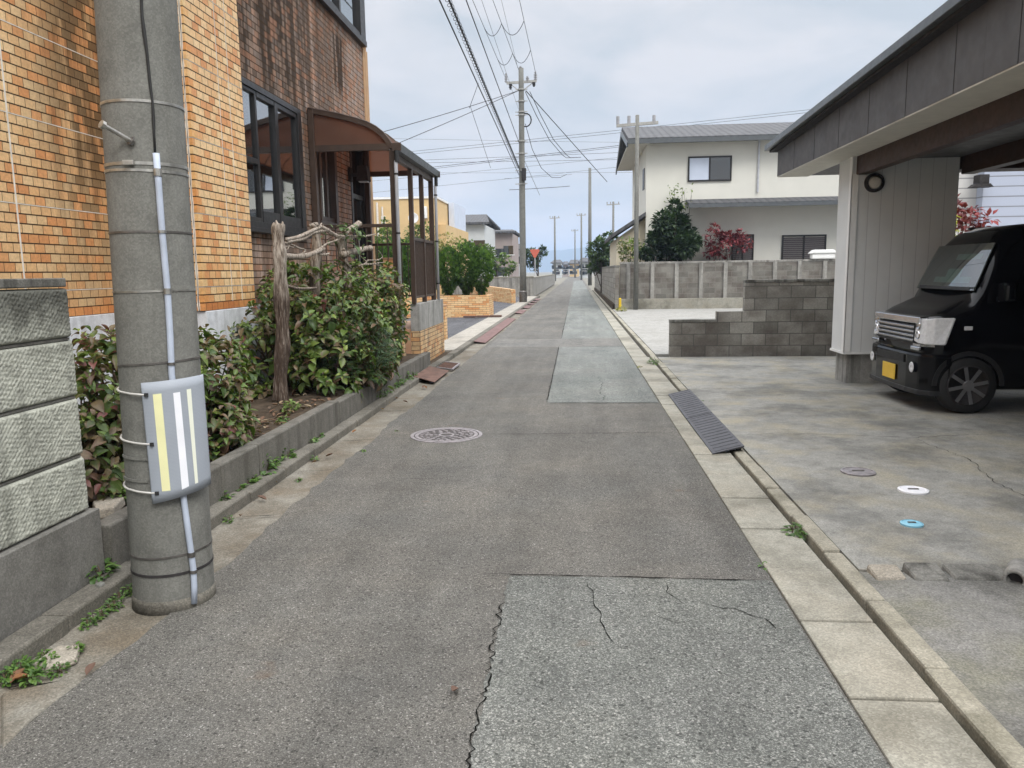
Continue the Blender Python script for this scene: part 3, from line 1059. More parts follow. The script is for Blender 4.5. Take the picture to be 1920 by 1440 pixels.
mb.tube([on_pole(a, z, 0.006) for a, z in kp], [0.007, 0.007, 0.006, 0.006, 0.008, 0.006, 0.006, 0.005, 0.007, 0.005, 0.005], 8)
mb.build('cable', 'rubber', root, smooth=True)
# step bolt with nut
a, z = pole_ang(248, 266)
base = on_pole(a, z, -0.01)
tip = base + Vector((-0.062, -0.115, 0.055))
MB().tube([base, base.lerp(tip, 0.9)], 0.0095, 10).tube([base.lerp(tip, 0.9), tip], 0.018, 8).build('step_bolt', 'steel', root)
MB().tube([on_pole(a, z, 0.0), on_pole(a, z, 0.0) + (tip - base) * 0.07], 0.02, 6).build('bolt_nut', 'steel_dark', root)

# reflective sheet wrapped round the pole
root = thing('reflective_wrap', 'grey ribbed guard sheet with reflective stripes strapped around the near pole', 'reflective sheet', on_pole(0.5, 0.52))
aTL, zTL = pole_ang(268, 717)
aBL, zBL = pole_ang(289, 943)
aTR, aBR = 1.42, 1.46
zTR, zBR = 1.068, 0.562


def sheet(s, t, off=0.034):
    a = (aTL + (aTR - aTL) * s) * (1 - t) + (aBL + (aBR - aBL) * s) * t
    z = (zTL + (zTR - zTL) * s) * (1 - t) + (zBL + (zBR - zBL) * s) * t
    return on_pole(a, z, off - 0.034 + 0.016 + 0.03 * min(1.0, s * 1.1))


MB().grid(lambda u, v: sheet(u, v), 40, 12).build('sheet', 'ribbed_sheet', root, smooth=True, solid=0.004, fix=False)


def inv_sheet(x, y):
    """solve (s,t) for a photo pixel"""
    best = None
    ds = _ray(x, y)
    ds = Vector(ds).normalized()
    for i in range(0, 101):
        for j in range(0, 101):
            p = sheet(i / 100, j / 100, 0.038) - Vector(EYEP)
            d = (p.normalized() - ds).length
            if best is None or d < best[0]:
                best = (d, i / 100, j / 100)
    return best[1], best[2]


for quad, mat, lab in ((((286, 739), (302, 738), (319, 919), (304, 921)), 'yellow_tape', 'yellow reflective stripe'),
                       (((324, 737), (337, 734), (354, 912), (341, 917)), 'white_tape', 'wide white reflective stripe'),
                       (((350, 731), (358, 729), (372, 905), (366, 908)), 'cream_tape', 'narrow pale reflective stripe')):
    q = [inv_sheet(*p) for p in quad]

    def stp(u, v):
        a0 = (q[0][0] + (q[1][0] - q[0][0]) * u, q[0][1] + (q[1][1] - q[0][1]) * u)
        b0 = (q[3][0] + (q[2][0] - q[3][0]) * u, q[3][1] + (q[2][1] - q[3][1]) * u)
        return sheet(a0[0] + (b0[0] - a0[0]) * v, a0[1] + (b0[1] - a0[1]) * v, 0.0385)
    o = MB().grid(stp, 6, 12).build('stripe', mat, root, smooth=True, fix=False)
    o['label'] = lab
for (xa, ya), (xb, yb) in (((230, 732), (278, 739)), ((236, 824), (288, 831)), ((242, 915), (297, 922))):
    a0, z0 = pole_ang(xb, yb)
    pts = [on_pole(a0 - 0.05 - (a0 + 1.75) * k / 10, z0 + 0.0 + 0.0016 * k, 0.02 - 0.0135 * min(1, k / 3)) for k in range(11)]
    MB().tube(pts, 0.0048, 8).build('tie_strap', 'tie_white', root, smooth=True)
    pp = on_pole(a0, z0, 0.024)
    d = on_pole(a0, z0, 1) - on_pole(a0, z0, 0)
    MB().bar(pp - d * 0.004, pp + d * 0.006, 0.016, 0.016).build('tie_lock', 'rubber', root)

#@@BLOCK WALL
root = thing('block_wall', 'grey patterned concrete block wall with dark mossy top at the left edge', 'wall', (-2.4, 3.0, 0))
FX = -2.362


def pattern_height(u, v, seed):
    rng = np.random.default_rng(seed)
    a = (u + v) / math.sqrt(2)
    b = (v - u) / math.sqrt(2)
    a = a + 0.0016 * np.sin(b * 310) + 0.0012 * np.sin(b * 730 + 1)
    b = b + 0.0015 * np.sin(a * 290) + 0.001 * np.sin(a * 810)
    wa, wb = 0.024, 0.018
    rb = np.floor(b / wb).astype(int)
    aa = a + (rb % 2) * wa * 0.5
    ra = np.floor(aa / wa).astype(int)
    fa = aa / wa - ra
    fb = b / wb - rb
    tab = rng.random((256, 256))
    tab2 = rng.random((256, 256))
    h = tab[ra % 256, rb % 256]
    tilt = (tab2[ra % 256, rb % 256] - 0.2)
    da = np.minimum(fa, 1 - fa) * wa
    db = np.minimum(fb, 1 - fb) * wb
    d = np.minimum(da, db)
    dome = np.clip(d / 0.0035, 0, 1) ** 0.7
    return (0.5 + 0.3 * h + 0.6 * tilt * (fa - 0.5)) * dome * 0.0095


courses = [(0.392, 0.652), (0.668, 0.937), (0.953, 1.213), (1.229, 1.455)]
for ci, (z0, z1) in enumerate(courses):
    y0, y1 = 0.4, 3.425 - 0.004 * (ci % 2)
    ny, nz = int((y1 - y0) / 0.0055), int((z1 - z0) / 0.005)
    U, V = np.meshgrid(np.linspace(y0, y1, ny + 1), np.linspace(z0, z1, nz + 1))
    hgt = pattern_height(U, V, 50 + ci)
    ez = np.clip(np.minimum(V - z0, z1 - V) / 0.016, 0, 1)
    ey = np.clip((y1 - U) / 0.014, 0, 1)
    e = np.sqrt(np.clip(1 - (1 - ez) ** 2, 0, 1)) * np.sqrt(np.clip(1 - (1 - ey) ** 2, 0, 1))
    X = FX - 0.012 + 0.012 * e + hgt * np.clip(e * 1.3 - 0.3, 0, 1)
    verts = np.stack([X.ravel(), U.ravel(), V.ravel()], 1).tolist()
    k = ny + 1
    idx = (np.arange(nz)[:, None] * k + np.arange(ny)[None, :]).ravel()
    faces = np.stack([idx, idx + 1, idx + 1 + k, idx + k], 1).tolist()
    m = MB()
    m.v = verts
    m.f = faces
    m.build('block_course', 'pattern_block', root, smooth=True, fix=False)
mb = MB()
mb.box(-2.50, FX - 0.013, 0.4, 3.41, 0.38, 1.456)
mb.box(-2.50, FX - 0.002, -1.5, 0.4, 0.38, 1.456)
mb.build('core', 'plinth_concrete', root)
MB().box(-2.52, FX + 0.004, -1.5, 3.415, 1.462, 1.503).build('cap', 'block_dirty', root, bevel=0.006)
mb = MB()
for za, zb in ((0.655, 0.666), (0.94, 0.951), (1.216, 1.227)):
    mb.box(-2.49, FX - 0.006, -1.5, 3.412, za, zb)
mb.build('mortar_joint', 'plinth_concrete', root)
MB().box(-2.51, -2.328, -1.5, 3.455, 0.02, 0.386).build('plinth', 'plinth_concrete', root, bevel=0.004)

#@@RETAINING WALLS
root = thing('retaining_wall', 'low dark concrete retaining wall between block wall and hydrangea bed', 'low wall', (-2.35, 5.3, 0))
mb = MB()
r = random.Random(14)
y = 3.47
while y < 7.15:
    L = 0.6
    y2 = min(y + L, 7.2)
    dx = r.uniform(-0.0015, 0.0015)
    mb.box(-2.405 + dx, -2.295 + dx, y, y2 - 0.003, 0.0, 0.292 + r.uniform(-0.0015, 0.0015))
    y = y2
mb.build('wall', 'wall_concrete', root, bevel=0.012)
root = thing('retaining_wall', 'streaked concrete retaining wall under the big overhanging hydrangea by the porch', 'low wall', (-2.36, 9.6, 0))
mb = MB()
y = 7.26
while y < 12.0:
    y2 = min(y + 0.6, 12.02)
    dx = r.uniform(-0.0015, 0.0015)
    mb.box(-2.42 + dx, -2.315 + dx, y, y2 - 0.003, 0.0, 0.265 + r.uniform(-0.006, 0.004))
    y = y2
mb.build('wall', 'wall_concrete', root, bevel=0.01)

#@@BUILDING
bld = thing('brick_building', 'orange tiled brick building with dark stained upper wall on the left', 'building', (-4.5, 9, 0))
ZB = 1.4 - 0.7 / 3
m = MB().box(-9, -4.45, -3, 7.22, ZB, 7.6)
m.build('wall', 'tile_left', bld)
MB().box(-9, -3.6, 7.222, 8.43, ZB, 7.6).build('pier', 'tile_pier', bld, bevel=0.004)
mb = MB()
for (ya, yb, za, zb) in ((8.432, 8.55, ZB, 3.72), (8.55, 10.59, ZB, 2.05), (10.59, 11.2, ZB, 3.72), (11.2, 12.06, ZB, 2.21), (12.06, 12.92, ZB, 3.72), (13.8, 14.0, ZB, 3.72), (8.432, 14.0, 3.72, 5.46)):
    mb.box(-3.95, -3.75, ya, yb, za, zb)
w = mb.build('wall', 'tile_recess', bld)
w['label'] = 'recessed tiled wall with black algae stains'
mb = MB().box(-8.9, -5.3, 8.44, 14.28, 0.1, 7.0).box(-5.3, -3.96, 8.44, 14.28, 0.1, 1.15).box(-5.3, -3.96, 8.44, 14.28, 4.0, 5.4)
mb.box(-5.3, -3.96, 8.435, 8.5, 1.15, 4.0).box(-5.3, -3.96, 14.2, 14.28, 1.15, 4.0)
mb.build('interior', 'dark_room', bld)
MB().box(-9, -3.76, 14.285, 14.31, 0.0, 7.0).build('end_wall', 'tan_board', bld)
# foundation
mb = MB().box(-8.9, -4.435, -3, 7.235, 0.0, ZB - 0.003).box(-8.9, -3.588, 7.236, 8.445, 0.0, ZB - 0.003).box(-8.9, -3.74, 8.446, 14.28, 0.0, ZB - 0.003)
mb.build('foundation', 'foundation', bld, bevel=0.006)
# redder base course
mb = MB().box(-4.46, -4.4465, -3, 7.21, ZB, ZB + 0.7 / 9 - 0.004).box(-4.44, -3.603, 7.2185, 7.23, ZB, ZB + 0.7 / 9 - 0.004).box(-3.61, -3.5965, 7.2225, 8.428, ZB, ZB + 0.7 / 9 - 0.004)
mb.build('base_course', 'tile_base', bld)
# long and short corner tiles, alternating by course
mb = MB()
r = random.Random(61)
hrow = 0.7 / 9
k = 0
z = ZB + hrow
while z < 7.5:
    cc = r.choice([(0.60, 0.30, 0.11), (0.66, 0.38, 0.155), (0.68, 0.43, 0.2), (0.62, 0.29, 0.10), (0.67, 0.46, 0.23)])
    lf, ls = (0.215, 0.05) if k % 2 else (0.1, 0.1)
    n0 = len(mb.v)
    mb.box(-3.6 - lf, -3.5975, 7.2197, 7.2205 + ls, z + 0.0055, z + hrow - 0.0055)
    mb.c.extend([cc] * (len(mb.v) - n0))
    z += hrow
    k += 1
mb.build('corner_tile', 'tile_attr', bld, bevel=0.002)
# white movement joints
mb = MB()
for z in (1.4, 2.1, 2.8, 3.5, 4.2, 4.9, 5.6):
    mb.box(-4.455, -4.447, -3, 7.21, z - 0.0035, z + 0.0035)
    mb.box(-4.44, -3.6, 7.2192, 7.225, z - 0.0025, z + 0.0025)
    mb.box(-3.605, -3.5975, 7.224, 8.425, z - 0.002, z + 0.002)
mb.box(-4.455, -4.4462, 5.92, 5.935, ZB, 7.6)
mb.box(-3.605, -3.597, 7.85, 7.857, ZB, 7.6)
mb.box(-3.605, -3.597, 8.09, 8.096, ZB, 7.6)
mb.build('movement_joint', 'joint_white', bld)
# ragged white caulk joint on the pier front
mb = MB()
r = random.Random(22)
pts = []
z = ZB
while z < 7.5:
    xx = -3.652 + 0.02 * (z - 1.2) / 2.7 + r.uniform(-0.003, 0.003)
    pts.append((xx, z, r.uniform(0.006, 0.015)))
    z += 0.06
v, f = [], []
for xx, zz, wd in pts:
    v += [(xx - wd, 7.2175, zz), (xx + wd, 7.2175, zz)]
f = [(2 * i, 2 * i + 1, 2 * i + 3, 2 * i + 2) for i in range(len(pts) - 1)]
mb.add(v, f)
mb.build('caulk_joint', 'joint_white', bld, solid=0.003)
mb = MB()
v = []
for xx, zz, wd in pts:
    k = r.uniform(0.0005, 0.004)
    v += [(xx + 0.002 - k, 7.2140, zz), (xx + 0.002 + k, 7.2140, zz)]
mb.add(v, f).build('caulk_crack', 'crack', bld)
# corner trim
mb = MB()
for k in range(3):
    mb.box(-3.8, -3.735 + 0.006 * (k % 2), 14.005 + 0.098 * k, 14.005 + 0.098 * k + 0.094, 0.6, 5.45)
mb.build('corner_trim', 'tan_board', bld, bevel=0.004)


def framed(name, parts, mat, parent, bev=0.003):
    m = MB()
    for b in parts:
        m.box(*b)
    return m.build(name, mat, parent, bevel=bev)


# main window
win = framed('window', [(-3.82, -3.715, 8.56, 10.58, 3.64, 3.71), (-3.82, -3.71, 8.56, 10.58, 2.06, 2.13), (-3.82, -3.715, 10.44, 10.58, 2.13, 3.64), (-3.82, -3.715, 8.56, 8.62, 2.13, 3.64)], 'dark_alu', bld)
framed('sill', [(-3.80, -3.66, 8.55, 10.62, 2.0, 2.055)], 'dark_alu', win)
framed('sash', [(-3.80, -3.735, 9.075, 9.125, 2.13, 3.64), (-3.80, -3.735, 8.62, 9.075, 2.8, 2.86), (-3.80, -3.735, 8.62, 9.075, 2.13, 2.18), (-3.80, -3.735, 8.62, 9.075, 3.6, 3.64)], 'dark_alu', win)
framed('sash', [(-3.79, -3.725, 9.66, 9.76, 2.13, 3.64), (-3.79, -3.73, 9.127, 9.66, 2.13, 2.27), (-3.79, -3.73, 9.127, 9.66, 3.58, 3.64)], 'dark_alu', win)
framed('sash', [(-3.79, -3.73, 9.762, 10.44, 2.13, 2.26), (-3.79, -3.73, 9.762, 10.44, 3.58, 3.64), (-3.79, -3.73, 10.40, 10.438, 2.26, 3.58)], 'dark_alu', win)
for ya, yb, za, zb in ((8.62, 9.075, 2.86, 3.6), (8.62, 9.075, 2.18, 2.8), (9.125, 9.66, 2.27, 3.58), (9.76, 10.40, 2.26, 3.58)):
    MB().box(-3.775, -3.768, ya, yb, za, zb).build('pane', 'glass', win)
MB().box(-3.80, -3.79, 8.63, 9.07, 2.14, 3.62).build('blind', 'grey_wall', win)
mb = MB()
mb.grid(lambda u, v: (-3.9 + 0.025 * math.sin(u * 34) + 0.01 * math.sin(u * 71), 9.14 + 0.42 * u * (1 + 0.15 * v), 2.15 + 1.43 * v), 60, 4)
mb.build('curtain', 'curtain', win, smooth=True)
# side light window
sw = framed('window', [(-3.82, -3.715, 11.21, 12.05, 3.64, 3.71), (-3.82, -3.715, 11.21, 12.05, 2.22, 2.29), (-3.82, -3.70, 11.21, 11.29, 2.29, 3.64), (-3.82, -3.70, 11.93, 12.05, 2.29, 3.64)], 'brown_alu', bld)
framed('sash', [(-3.80, -3.74, 11.62, 11.70, 2.29, 3.64), (-3.80, -3.74, 11.29, 11.62, 2.29, 2.36), (-3.80, -3.74, 11.7, 11.93, 2.29, 2.36)], 'brown_alu', sw)
MB().box(-3.775, -3.768, 11.29, 11.62, 2.36, 3.64).build('pane', 'glass', sw)
MB().box(-3.785, -3.778, 11.70, 11.93, 2.36, 3.64).build('pane', 'glass', sw)
# door
dr = framed('door', [(-3.86, -3.74, 12.93, 13.02, 0.62, 3.71), (-3.86, -3.74, 13.70, 13.79, 0.62, 3.71), (-3.86, -3.74, 13.02, 13.70, 3.63, 3.71), (-3.86, -3.76, 13.02, 13.70, 2.78, 2.86), (-3.86, -3.78, 13.02, 13.12, 0.62, 2.78), (-3.86, -3.78, 13.6, 13.7, 0.62, 2.78), (-3.86, -3.78, 13.12, 13.6, 0.62, 1.0)], 'dark_alu', bld)
MB().box(-3.82, -3.81, 13.02, 13.70, 2.86, 3.63).build('pane', 'glass_dark', dr)
MB().box(-3.82, -3.81, 13.12, 13.6, 1.0, 2.78).build('pane', 'glass', dr)
MB().tube([(-3.72, 13.16, 1.5), (-3.72, 13.16, 2.2)], 0.014, 8).bar((-3.79, 13.16, 1.55), (-3.72, 13.16, 1.55), 0.02).bar((-3.79, 13.16, 2.15), (-3.72, 13.16, 2.15), 0.02).build('handle', 'steel', dr)
# bracket lamp by the door
lp = MB().box(-3.75, -3.70, 12.78, 12.90, 3.02, 3.25).box(-3.70, -3.58, 12.82, 12.86, 3.10, 3.16).build('wall_lamp', 'iron_dark', bld, bevel=0.006)
MB().prism([(-3.60, 3.02), (-3.40, 3.02), (-3.42, 3.27), (-3.58, 3.27)], 'y', 12.74, 12.93).build('lamp_shade', 'iron_dark', lp, bevel=0.01)
MB().box(-3.57, -3.43, 12.77, 12.90, 3.005, 3.022).build('diffuser', 'lens', lp)
# upper window band
ub = framed('window_band', [(-4.1, -3.665, 8.43, 14.03, 5.46, 5.555), (-4.1, -3.68, 8.43, 14.03, 6.95, 7.1), (-4.0, -3.68, 13.72, 14.03, 5.555, 6.95), (-4.0, -3.69, 12.52, 12.60, 5.555, 6.95), (-4.0, -3.69, 11.0, 11.08, 5.555, 6.95), (-4.0, -3.69, 9.6, 9.68, 5.555, 6.95), (-4.0, -3.70, 8.43, 13.72, 5.555, 5.62)], 'dark_alu', bld)
for ya, yb in ((8.43, 9.6), (9.68, 11.0), (11.08, 12.52), (12.60, 13.72)):
    MB().box(-3.76, -3.75, ya, yb, 5.62, 6.95).build('pane', 'glass', ub)
MB().box(-4.02, -3.99, 8.43, 13.9, 5.56, 6.9).build('blind', 'blue_wall', ub)
MB().box(-9, -3.64, 8.43, 14.35, 7.1, 7.3).build('roof', 'dark_alu', bld, bevel=0.01)

#@@CANOPY
cnp = thing('entrance_canopy', 'dark brown aluminium entrance canopy with curved smoky roof and railings', 'canopy', (-3.1, 12.3, 0))
PROF = [(-3.735, 3.80), (-3.55, 3.765), (-3.3, 3.71), (-3.06, 3.645), (-2.9, 3.59), (-2.78, 3.525), (-2.68, 3.445), (-2.60, 3.35), (-2.545, 3.25)]
CY0, CY1 = 10.90, 13.80


def gable(y, w, face):
    m = MB()
    n = len(PROF)
    outer = PROF
    inner = []
    for i, (x, z) in enumerate(PROF):
        a = PROF[max(0, i - 1)]
        b = PROF[min(n - 1, i + 1)]
        d = Vector((b[0] - a[0], b[1] - a[1])).normalized()
        inner.append((x + d.y * 0.055, z - d.x * 0.055))
    v = [(x, y, z) for x, z in outer] + [(x, y, z) for x, z in inner] + [(x, y + w, z) for x, z in outer] + [(x, y + w, z) for x, z in inner]
    f = []
    for i in range(n - 1):
        f += [(i, i + 1, n + i + 1, n + i), (2 * n + i, 3 * n + i, 3 * n + i + 1, 2 * n + i + 1), (i, 2 * n + i, 2 * n + i + 1, i + 1), (n + i, n + i + 1, 3 * n + i + 1, 3 * n + i)]
    m.add(v, f)
    return m


gm = gable(CY0, 0.06, 0)
gm.box(-3.69, -2.60, CY0 + 0.002, CY0 + 0.062, 3.215, 3.30)
gm.build('front_arch', 'brown_alu', cnp)
gm = gable(CY1, 0.06, 0)
gm.box(-3.66, -2.60, CY1 + 0.002, CY1 + 0.062, 3.215, 3.30)
gm.build('back_arch', 'brown_alu', cnp)
for y in (CY0 + 0.028, CY1 + 0.028):
    poly = [(x, z - 0.02) for x, z in PROF] + [(-2.6, 3.28), (-3.73, 3.28)]
    MB().prism(poly, 'y', y, y + 0.006).build('gable_panel', 'polycarb', cnp)
mb = MB()
v, f = [], []
n = len(PROF)
PS = []
for i in range(len(PROF) - 1):
    for k in range(3):
        t = k / 3
        PS.append((PROF[i][0] * (1 - t) + PROF[i + 1][0] * t, PROF[i][1] * (1 - t) + PROF[i + 1][1] * t))
PS.append(PROF[-1])
for y in (CY0 + 0.06, CY1):
    v += [(x, y, z + 0.004) for x, z in PS]
n = len(PS)
for i in range(n - 1):
    f.append((i, i + 1, n + i + 1, n + i))
mb.add(v, f).build('roof_panel', 'polycarb', cnp, smooth=True, solid=0.005)
for y in (CY0 + 0.03, 11.62, 12.35, 13.08, CY1 + 0.03):
    MB().tube([(x, y, z + 0.012) for x, z in PS], 0.014, 6).build('roof_rib', 'brown_alu', cnp, smooth=True)
# eave beam and gutter
MB().box(-2.60, -2.53, CY0 + 0.063, CY1 - 0.002, 3.10, 3.215).build('eave_beam', 'brown_alu', cnp, bevel=0.003)
mb = MB()
mb.prism([(-2.535, 3.19), (-2.44, 3.19), (-2.415, 3.285), (-2.43, 3.285), (-2.452, 3.205), (-2.522, 3.205), (-2.522, 3.285), (-2.535, 3.285)], 'y', CY0 - 0.06, CY1 + 0.13)
gt = mb.build('roof_gutter', 'gutter_metal', cnp)
MB().box(-2.54, -2.41, CY0 - 0.065, CY0 - 0.06, 3.185, 3.29).box(-2.54, -2.41, CY1 + 0.13, CY1 + 0.135, 3.185, 3.29).build('end_cap', 'brown_alu', gt)
MB().box(-3.745, -3.66, CY0, CY1 + 0.06, 3.72, 3.79).build('wall_plate', 'brown_alu', cnp, bevel=0.003)
# posts
for (x0, x1, y0, z0) in ((-2.60, -2.52, 10.9, 0.25), (-2.595, -2.525, 12.05, 1.02), (-2.595, -2.525, 12.9, 1.02), (-2.60, -2.52, 13.76, 1.02)):
    MB().box(x0, x1, y0, y0 + 0.07, z0, 3.10 if 11 < y0 < 13.5 else 3.213).build('post', 'brown_alu', cnp, bevel=0.004)
for y0 in (10.9, 13.76):
    MB().box(-3.738, -3.655, y0 - 0.01, y0 + 0.075, 0.25, 3.78).build('post', 'brown_alu', cnp, bevel=0.004)
# downpipes
for y0, z0 in ((10.83, 0.55), (13.87, 1.0)):
    dp = MB().tube([(-2.475, y0, 3.19), (-2.475, y0, 3.08), (-2.49, y0, 3.03), (-2.49, y0, z0)], 0.026, 14).build('downpipe', 'silver_pipe', cnp, smooth=True)
    mm = MB()
    for z in (2.86, 2.05, 1.3):
        mm.tube([(-2.49, y0, z), (-2.49, y0, z + 0.025)], 0.031, 14)
    mm.build('pipe_clip', 'rubber', dp)
    MB().tube([(-2.475, y0, 3.19), (-2.475, y0, 3.03)], 0.032, 12).build('outlet', 'rubber', dp)
# railing panels
def railing(a, b, z0, z1, n, t=0.022):
    a, b = Vector(a), Vector(b)
    o = MB().bar((a.x, a.y, z1), (b.x, b.y, z1), 0.05, 0.045).build('railing', 'brown_alu', cnp, bevel=0.003)
    MB().bar((a.x, a.y, z0), (b.x, b.y, z0), 0.035, 0.035).build('bottom_rail', 'brown_alu', o, bevel=0.003)
    for k in range(n):
        p = a.lerp(b, (k + 0.5) / n)
        MB().box(p.x - t / 2, p.x + t / 2, p.y - t / 2, p.y + t / 2, z0 + 0.012, z1 - 0.018).build('baluster', 'brown_alu', o)


railing((-2.56, 12.12, 0), (-2.56, 12.9, 0), 1.12, 2.04, 12)
railing((-2.56, 12.97, 0), (-2.56, 13.76, 0), 1.12, 2.04, 12)
railing((-3.65, 10.94, 0), (-2.6, 10.94, 0), 0.9, 2.18, 7, t=0.012)
railing((-3.65, 13.8, 0), (-2.6, 13.8, 0), 1.1, 2.02, 9, t=0.014)

# porch base
pw = thing('porch_wall', 'low porch wall of grey concrete over orange brick by the kerb', 'low wall', (-2.55, 13.2, 0))
MB().box(-2.628, -2.482, 12.08, 14.3, 0.5855, 1.02).build('upper_wall', 'porch_concrete', pw, bevel=0.005)
MB().box(-2.63, -2.48, 12.08, 14.3, -0.02, 0.585).build('brick_base', 'long_brick_dirty', pw)
pw = thing('porch_wall', 'shaded concrete and brick side wall in front of the porch step', 'low wall', (-3.0, 11.8, 0))
MB().box(-3.5, -2.652, 11.62, 11.77, 0.5055, 1.02).build('upper_wall', 'wall_concrete', pw, bevel=0.005)  # darker concrete than the other porch wall; its shade is in the colour
MB().box(-3.502, -2.65, 11.618, 11.772, 0.05, 0.505).build('brick_base', 'long_brick_dirty', pw)
ps = thing('porch_step', 'pinkish tiled entrance step between the two porch walls', 'step', (-2.6, 11.9, 0))
MB().box(-2.648, -2.5, 11.66, 12.075, -0.02, 0.17).build('riser', 'step_tile', ps, bevel=0.004)
mb = MB()
for k in range(2):
    mb.box(-2.65, -2.492, 11.655 + 0.21 * k, 11.655 + 0.207 * (k + 1), 0.171, 0.188)
mb.build('tread', 'step_tile', ps, bevel=0.004)
MB().box(-3.7, -2.635, 12.08, 14.25, 0.0, 0.62).build('floor_slab', 'step_tile', ps)
bp = thing('brick_gatepost', 'square orange brick pillar seen through the porch railing', 'pillar', (-3.15, 13.2, 0))
MB().box(-3.27, -3.04, 13.0, 13.24, 0.62, 1.74).build('pillar', 'long_brick', bp)
MB().box(-3.28, -3.03, 12.99, 13.25, 1.742, 1.77).build('capstone', 'step_tile', bp, bevel=0.005)
bp = thing('brick_gatepost', 'short orange brick post at the corner of the parking lot', 'pillar', (-2.86, 16.8, 0))
MB().box(-3.05, -2.87, 16.75, 17.0, 0.02, 0.78).build('pillar', 'long_brick', bp)
MB().box(-3.055, -2.865, 16.745, 17.005, 0.782, 0.80).build('capstone', 'step_tile', bp, bevel=0.004)

# brick planters
def planter(name, label, x0, x1, y0, y1, h, cap=True):
    rt = thing(name, label, 'planter', ((x0 + x1) / 2, y0, 0))
    t = 0.16
    MB().box(x0, x1, y0, y0 + t, 0.02, h).box(x0, x1, y1 - t, y1, 0.02, h).box(x1 - t, x1, y0 + t, y1 - t, 0.02, h).box(x0, x0 + t, y0 + t, y1 - t, 0.02, h).build('brick_wall', 'long_brick', rt)
    MB().box(x0 + t, x1 - t, y0 + t, y1 - t, 0.02, h - 0.08).build('soil_fill', 'soil', rt)
    return rt


planter('brick_planter', 'orange brick planter holding the clipped round conifers', -10.5, -2.87, 25.4, 26.75, 0.75)
bp = thing('brick_planter', 'farther orange brick wall with sloping top beside the utility pole', 'planter', (-3.6, 39, 0))
a, b = Vector((-6.2, 45.5, 0)), Vector((-2.85, 36.4, 0))
d = (b - a).normalized()
s = Vector((d.y, -d.x, 0)) * 0.2
mb = MB()
mb.hexa([a + Vector((0, 0, .02)), b + Vector((0, 0, .02)), b + s + Vector((0, 0, .02)), a + s + Vector((0, 0, .02))][::-1], [a + Vector((0, 0, .85)), b + Vector((0, 0, .68)), b + s + Vector((0, 0, .68)), a + s + Vector((0, 0, .85))][::-1])
mb.build('brick_wall', 'long_brick', bp)
mb = MB()
for k in range(3):
    mb.box(-3.65 + 0.42 * k, -3.65 + 0.42 * k + 0.4, 24.75, 24.98, 0.055 + 0.006 * k, 0.105 + 0.006 * k)
tag(mb.build('wood_ramp', 'wood_plank', bevel=0.006), 'dark brown timber ramp lying in front of the brick planter', 'ramp')

#@@PLANTS
def leaf_into(m, p, d, up, L, W, col, tipcol=None, droop=0.25, fold=0.25, st=((0, 0.02), (0.18, 0.36), (0.42, 0.5), (0.68, 0.40), (0.88, 0.18), (1.0, 0.0))):
    d = d.normalized()
    s = d.cross(up)
    if s.length < 1e-4:
        s = d.cross(Vector((1, 0, 0)))
    s.normalize()
    n = s.cross(d).normalized()
    v, cc = [], []
    tipcol = tipcol or col
    for t, w in st:
        c = p + d * (L * t * (1 - 0.25 * droop * t)) - n * (droop * L * t * t)
        lift = n * (w * W * fold * 2)
        rim = tuple(a * 0.55 + b * 0.45 for a, b in zip(col, tipcol)) if t < 0.6 else tipcol
        mid = tuple(a * (1 - t * 0.5) + b * t * 0.5 for a, b in zip(col, tipcol))
        v += [c + s * (w * W) + lift, c, c - s * (w * W) + lift]
        cc += [rim, mid, rim]
    f = []
    for i in range(len(st) - 1):
        a = 3 * i
        f += [(a, a + 1, a + 4, a + 3), (a + 1, a + 2, a + 5, a + 4)]
    m.add(v, f, cc)


GREEN = [(0.072, 0.122, 0.025), (0.095, 0.148, 0.031), (0.125, 0.172, 0.038), (0.05, 0.09, 0.023)]
BRONZE = [(0.135, 0.10, 0.048), (0.15, 0.088, 0.058), (0.115, 0.085, 0.05), (0.175, 0.13, 0.07)]
RED = [(0.18, 0.07, 0.06), (0.24, 0.10, 0.09), (0.145, 0.065, 0.05)]


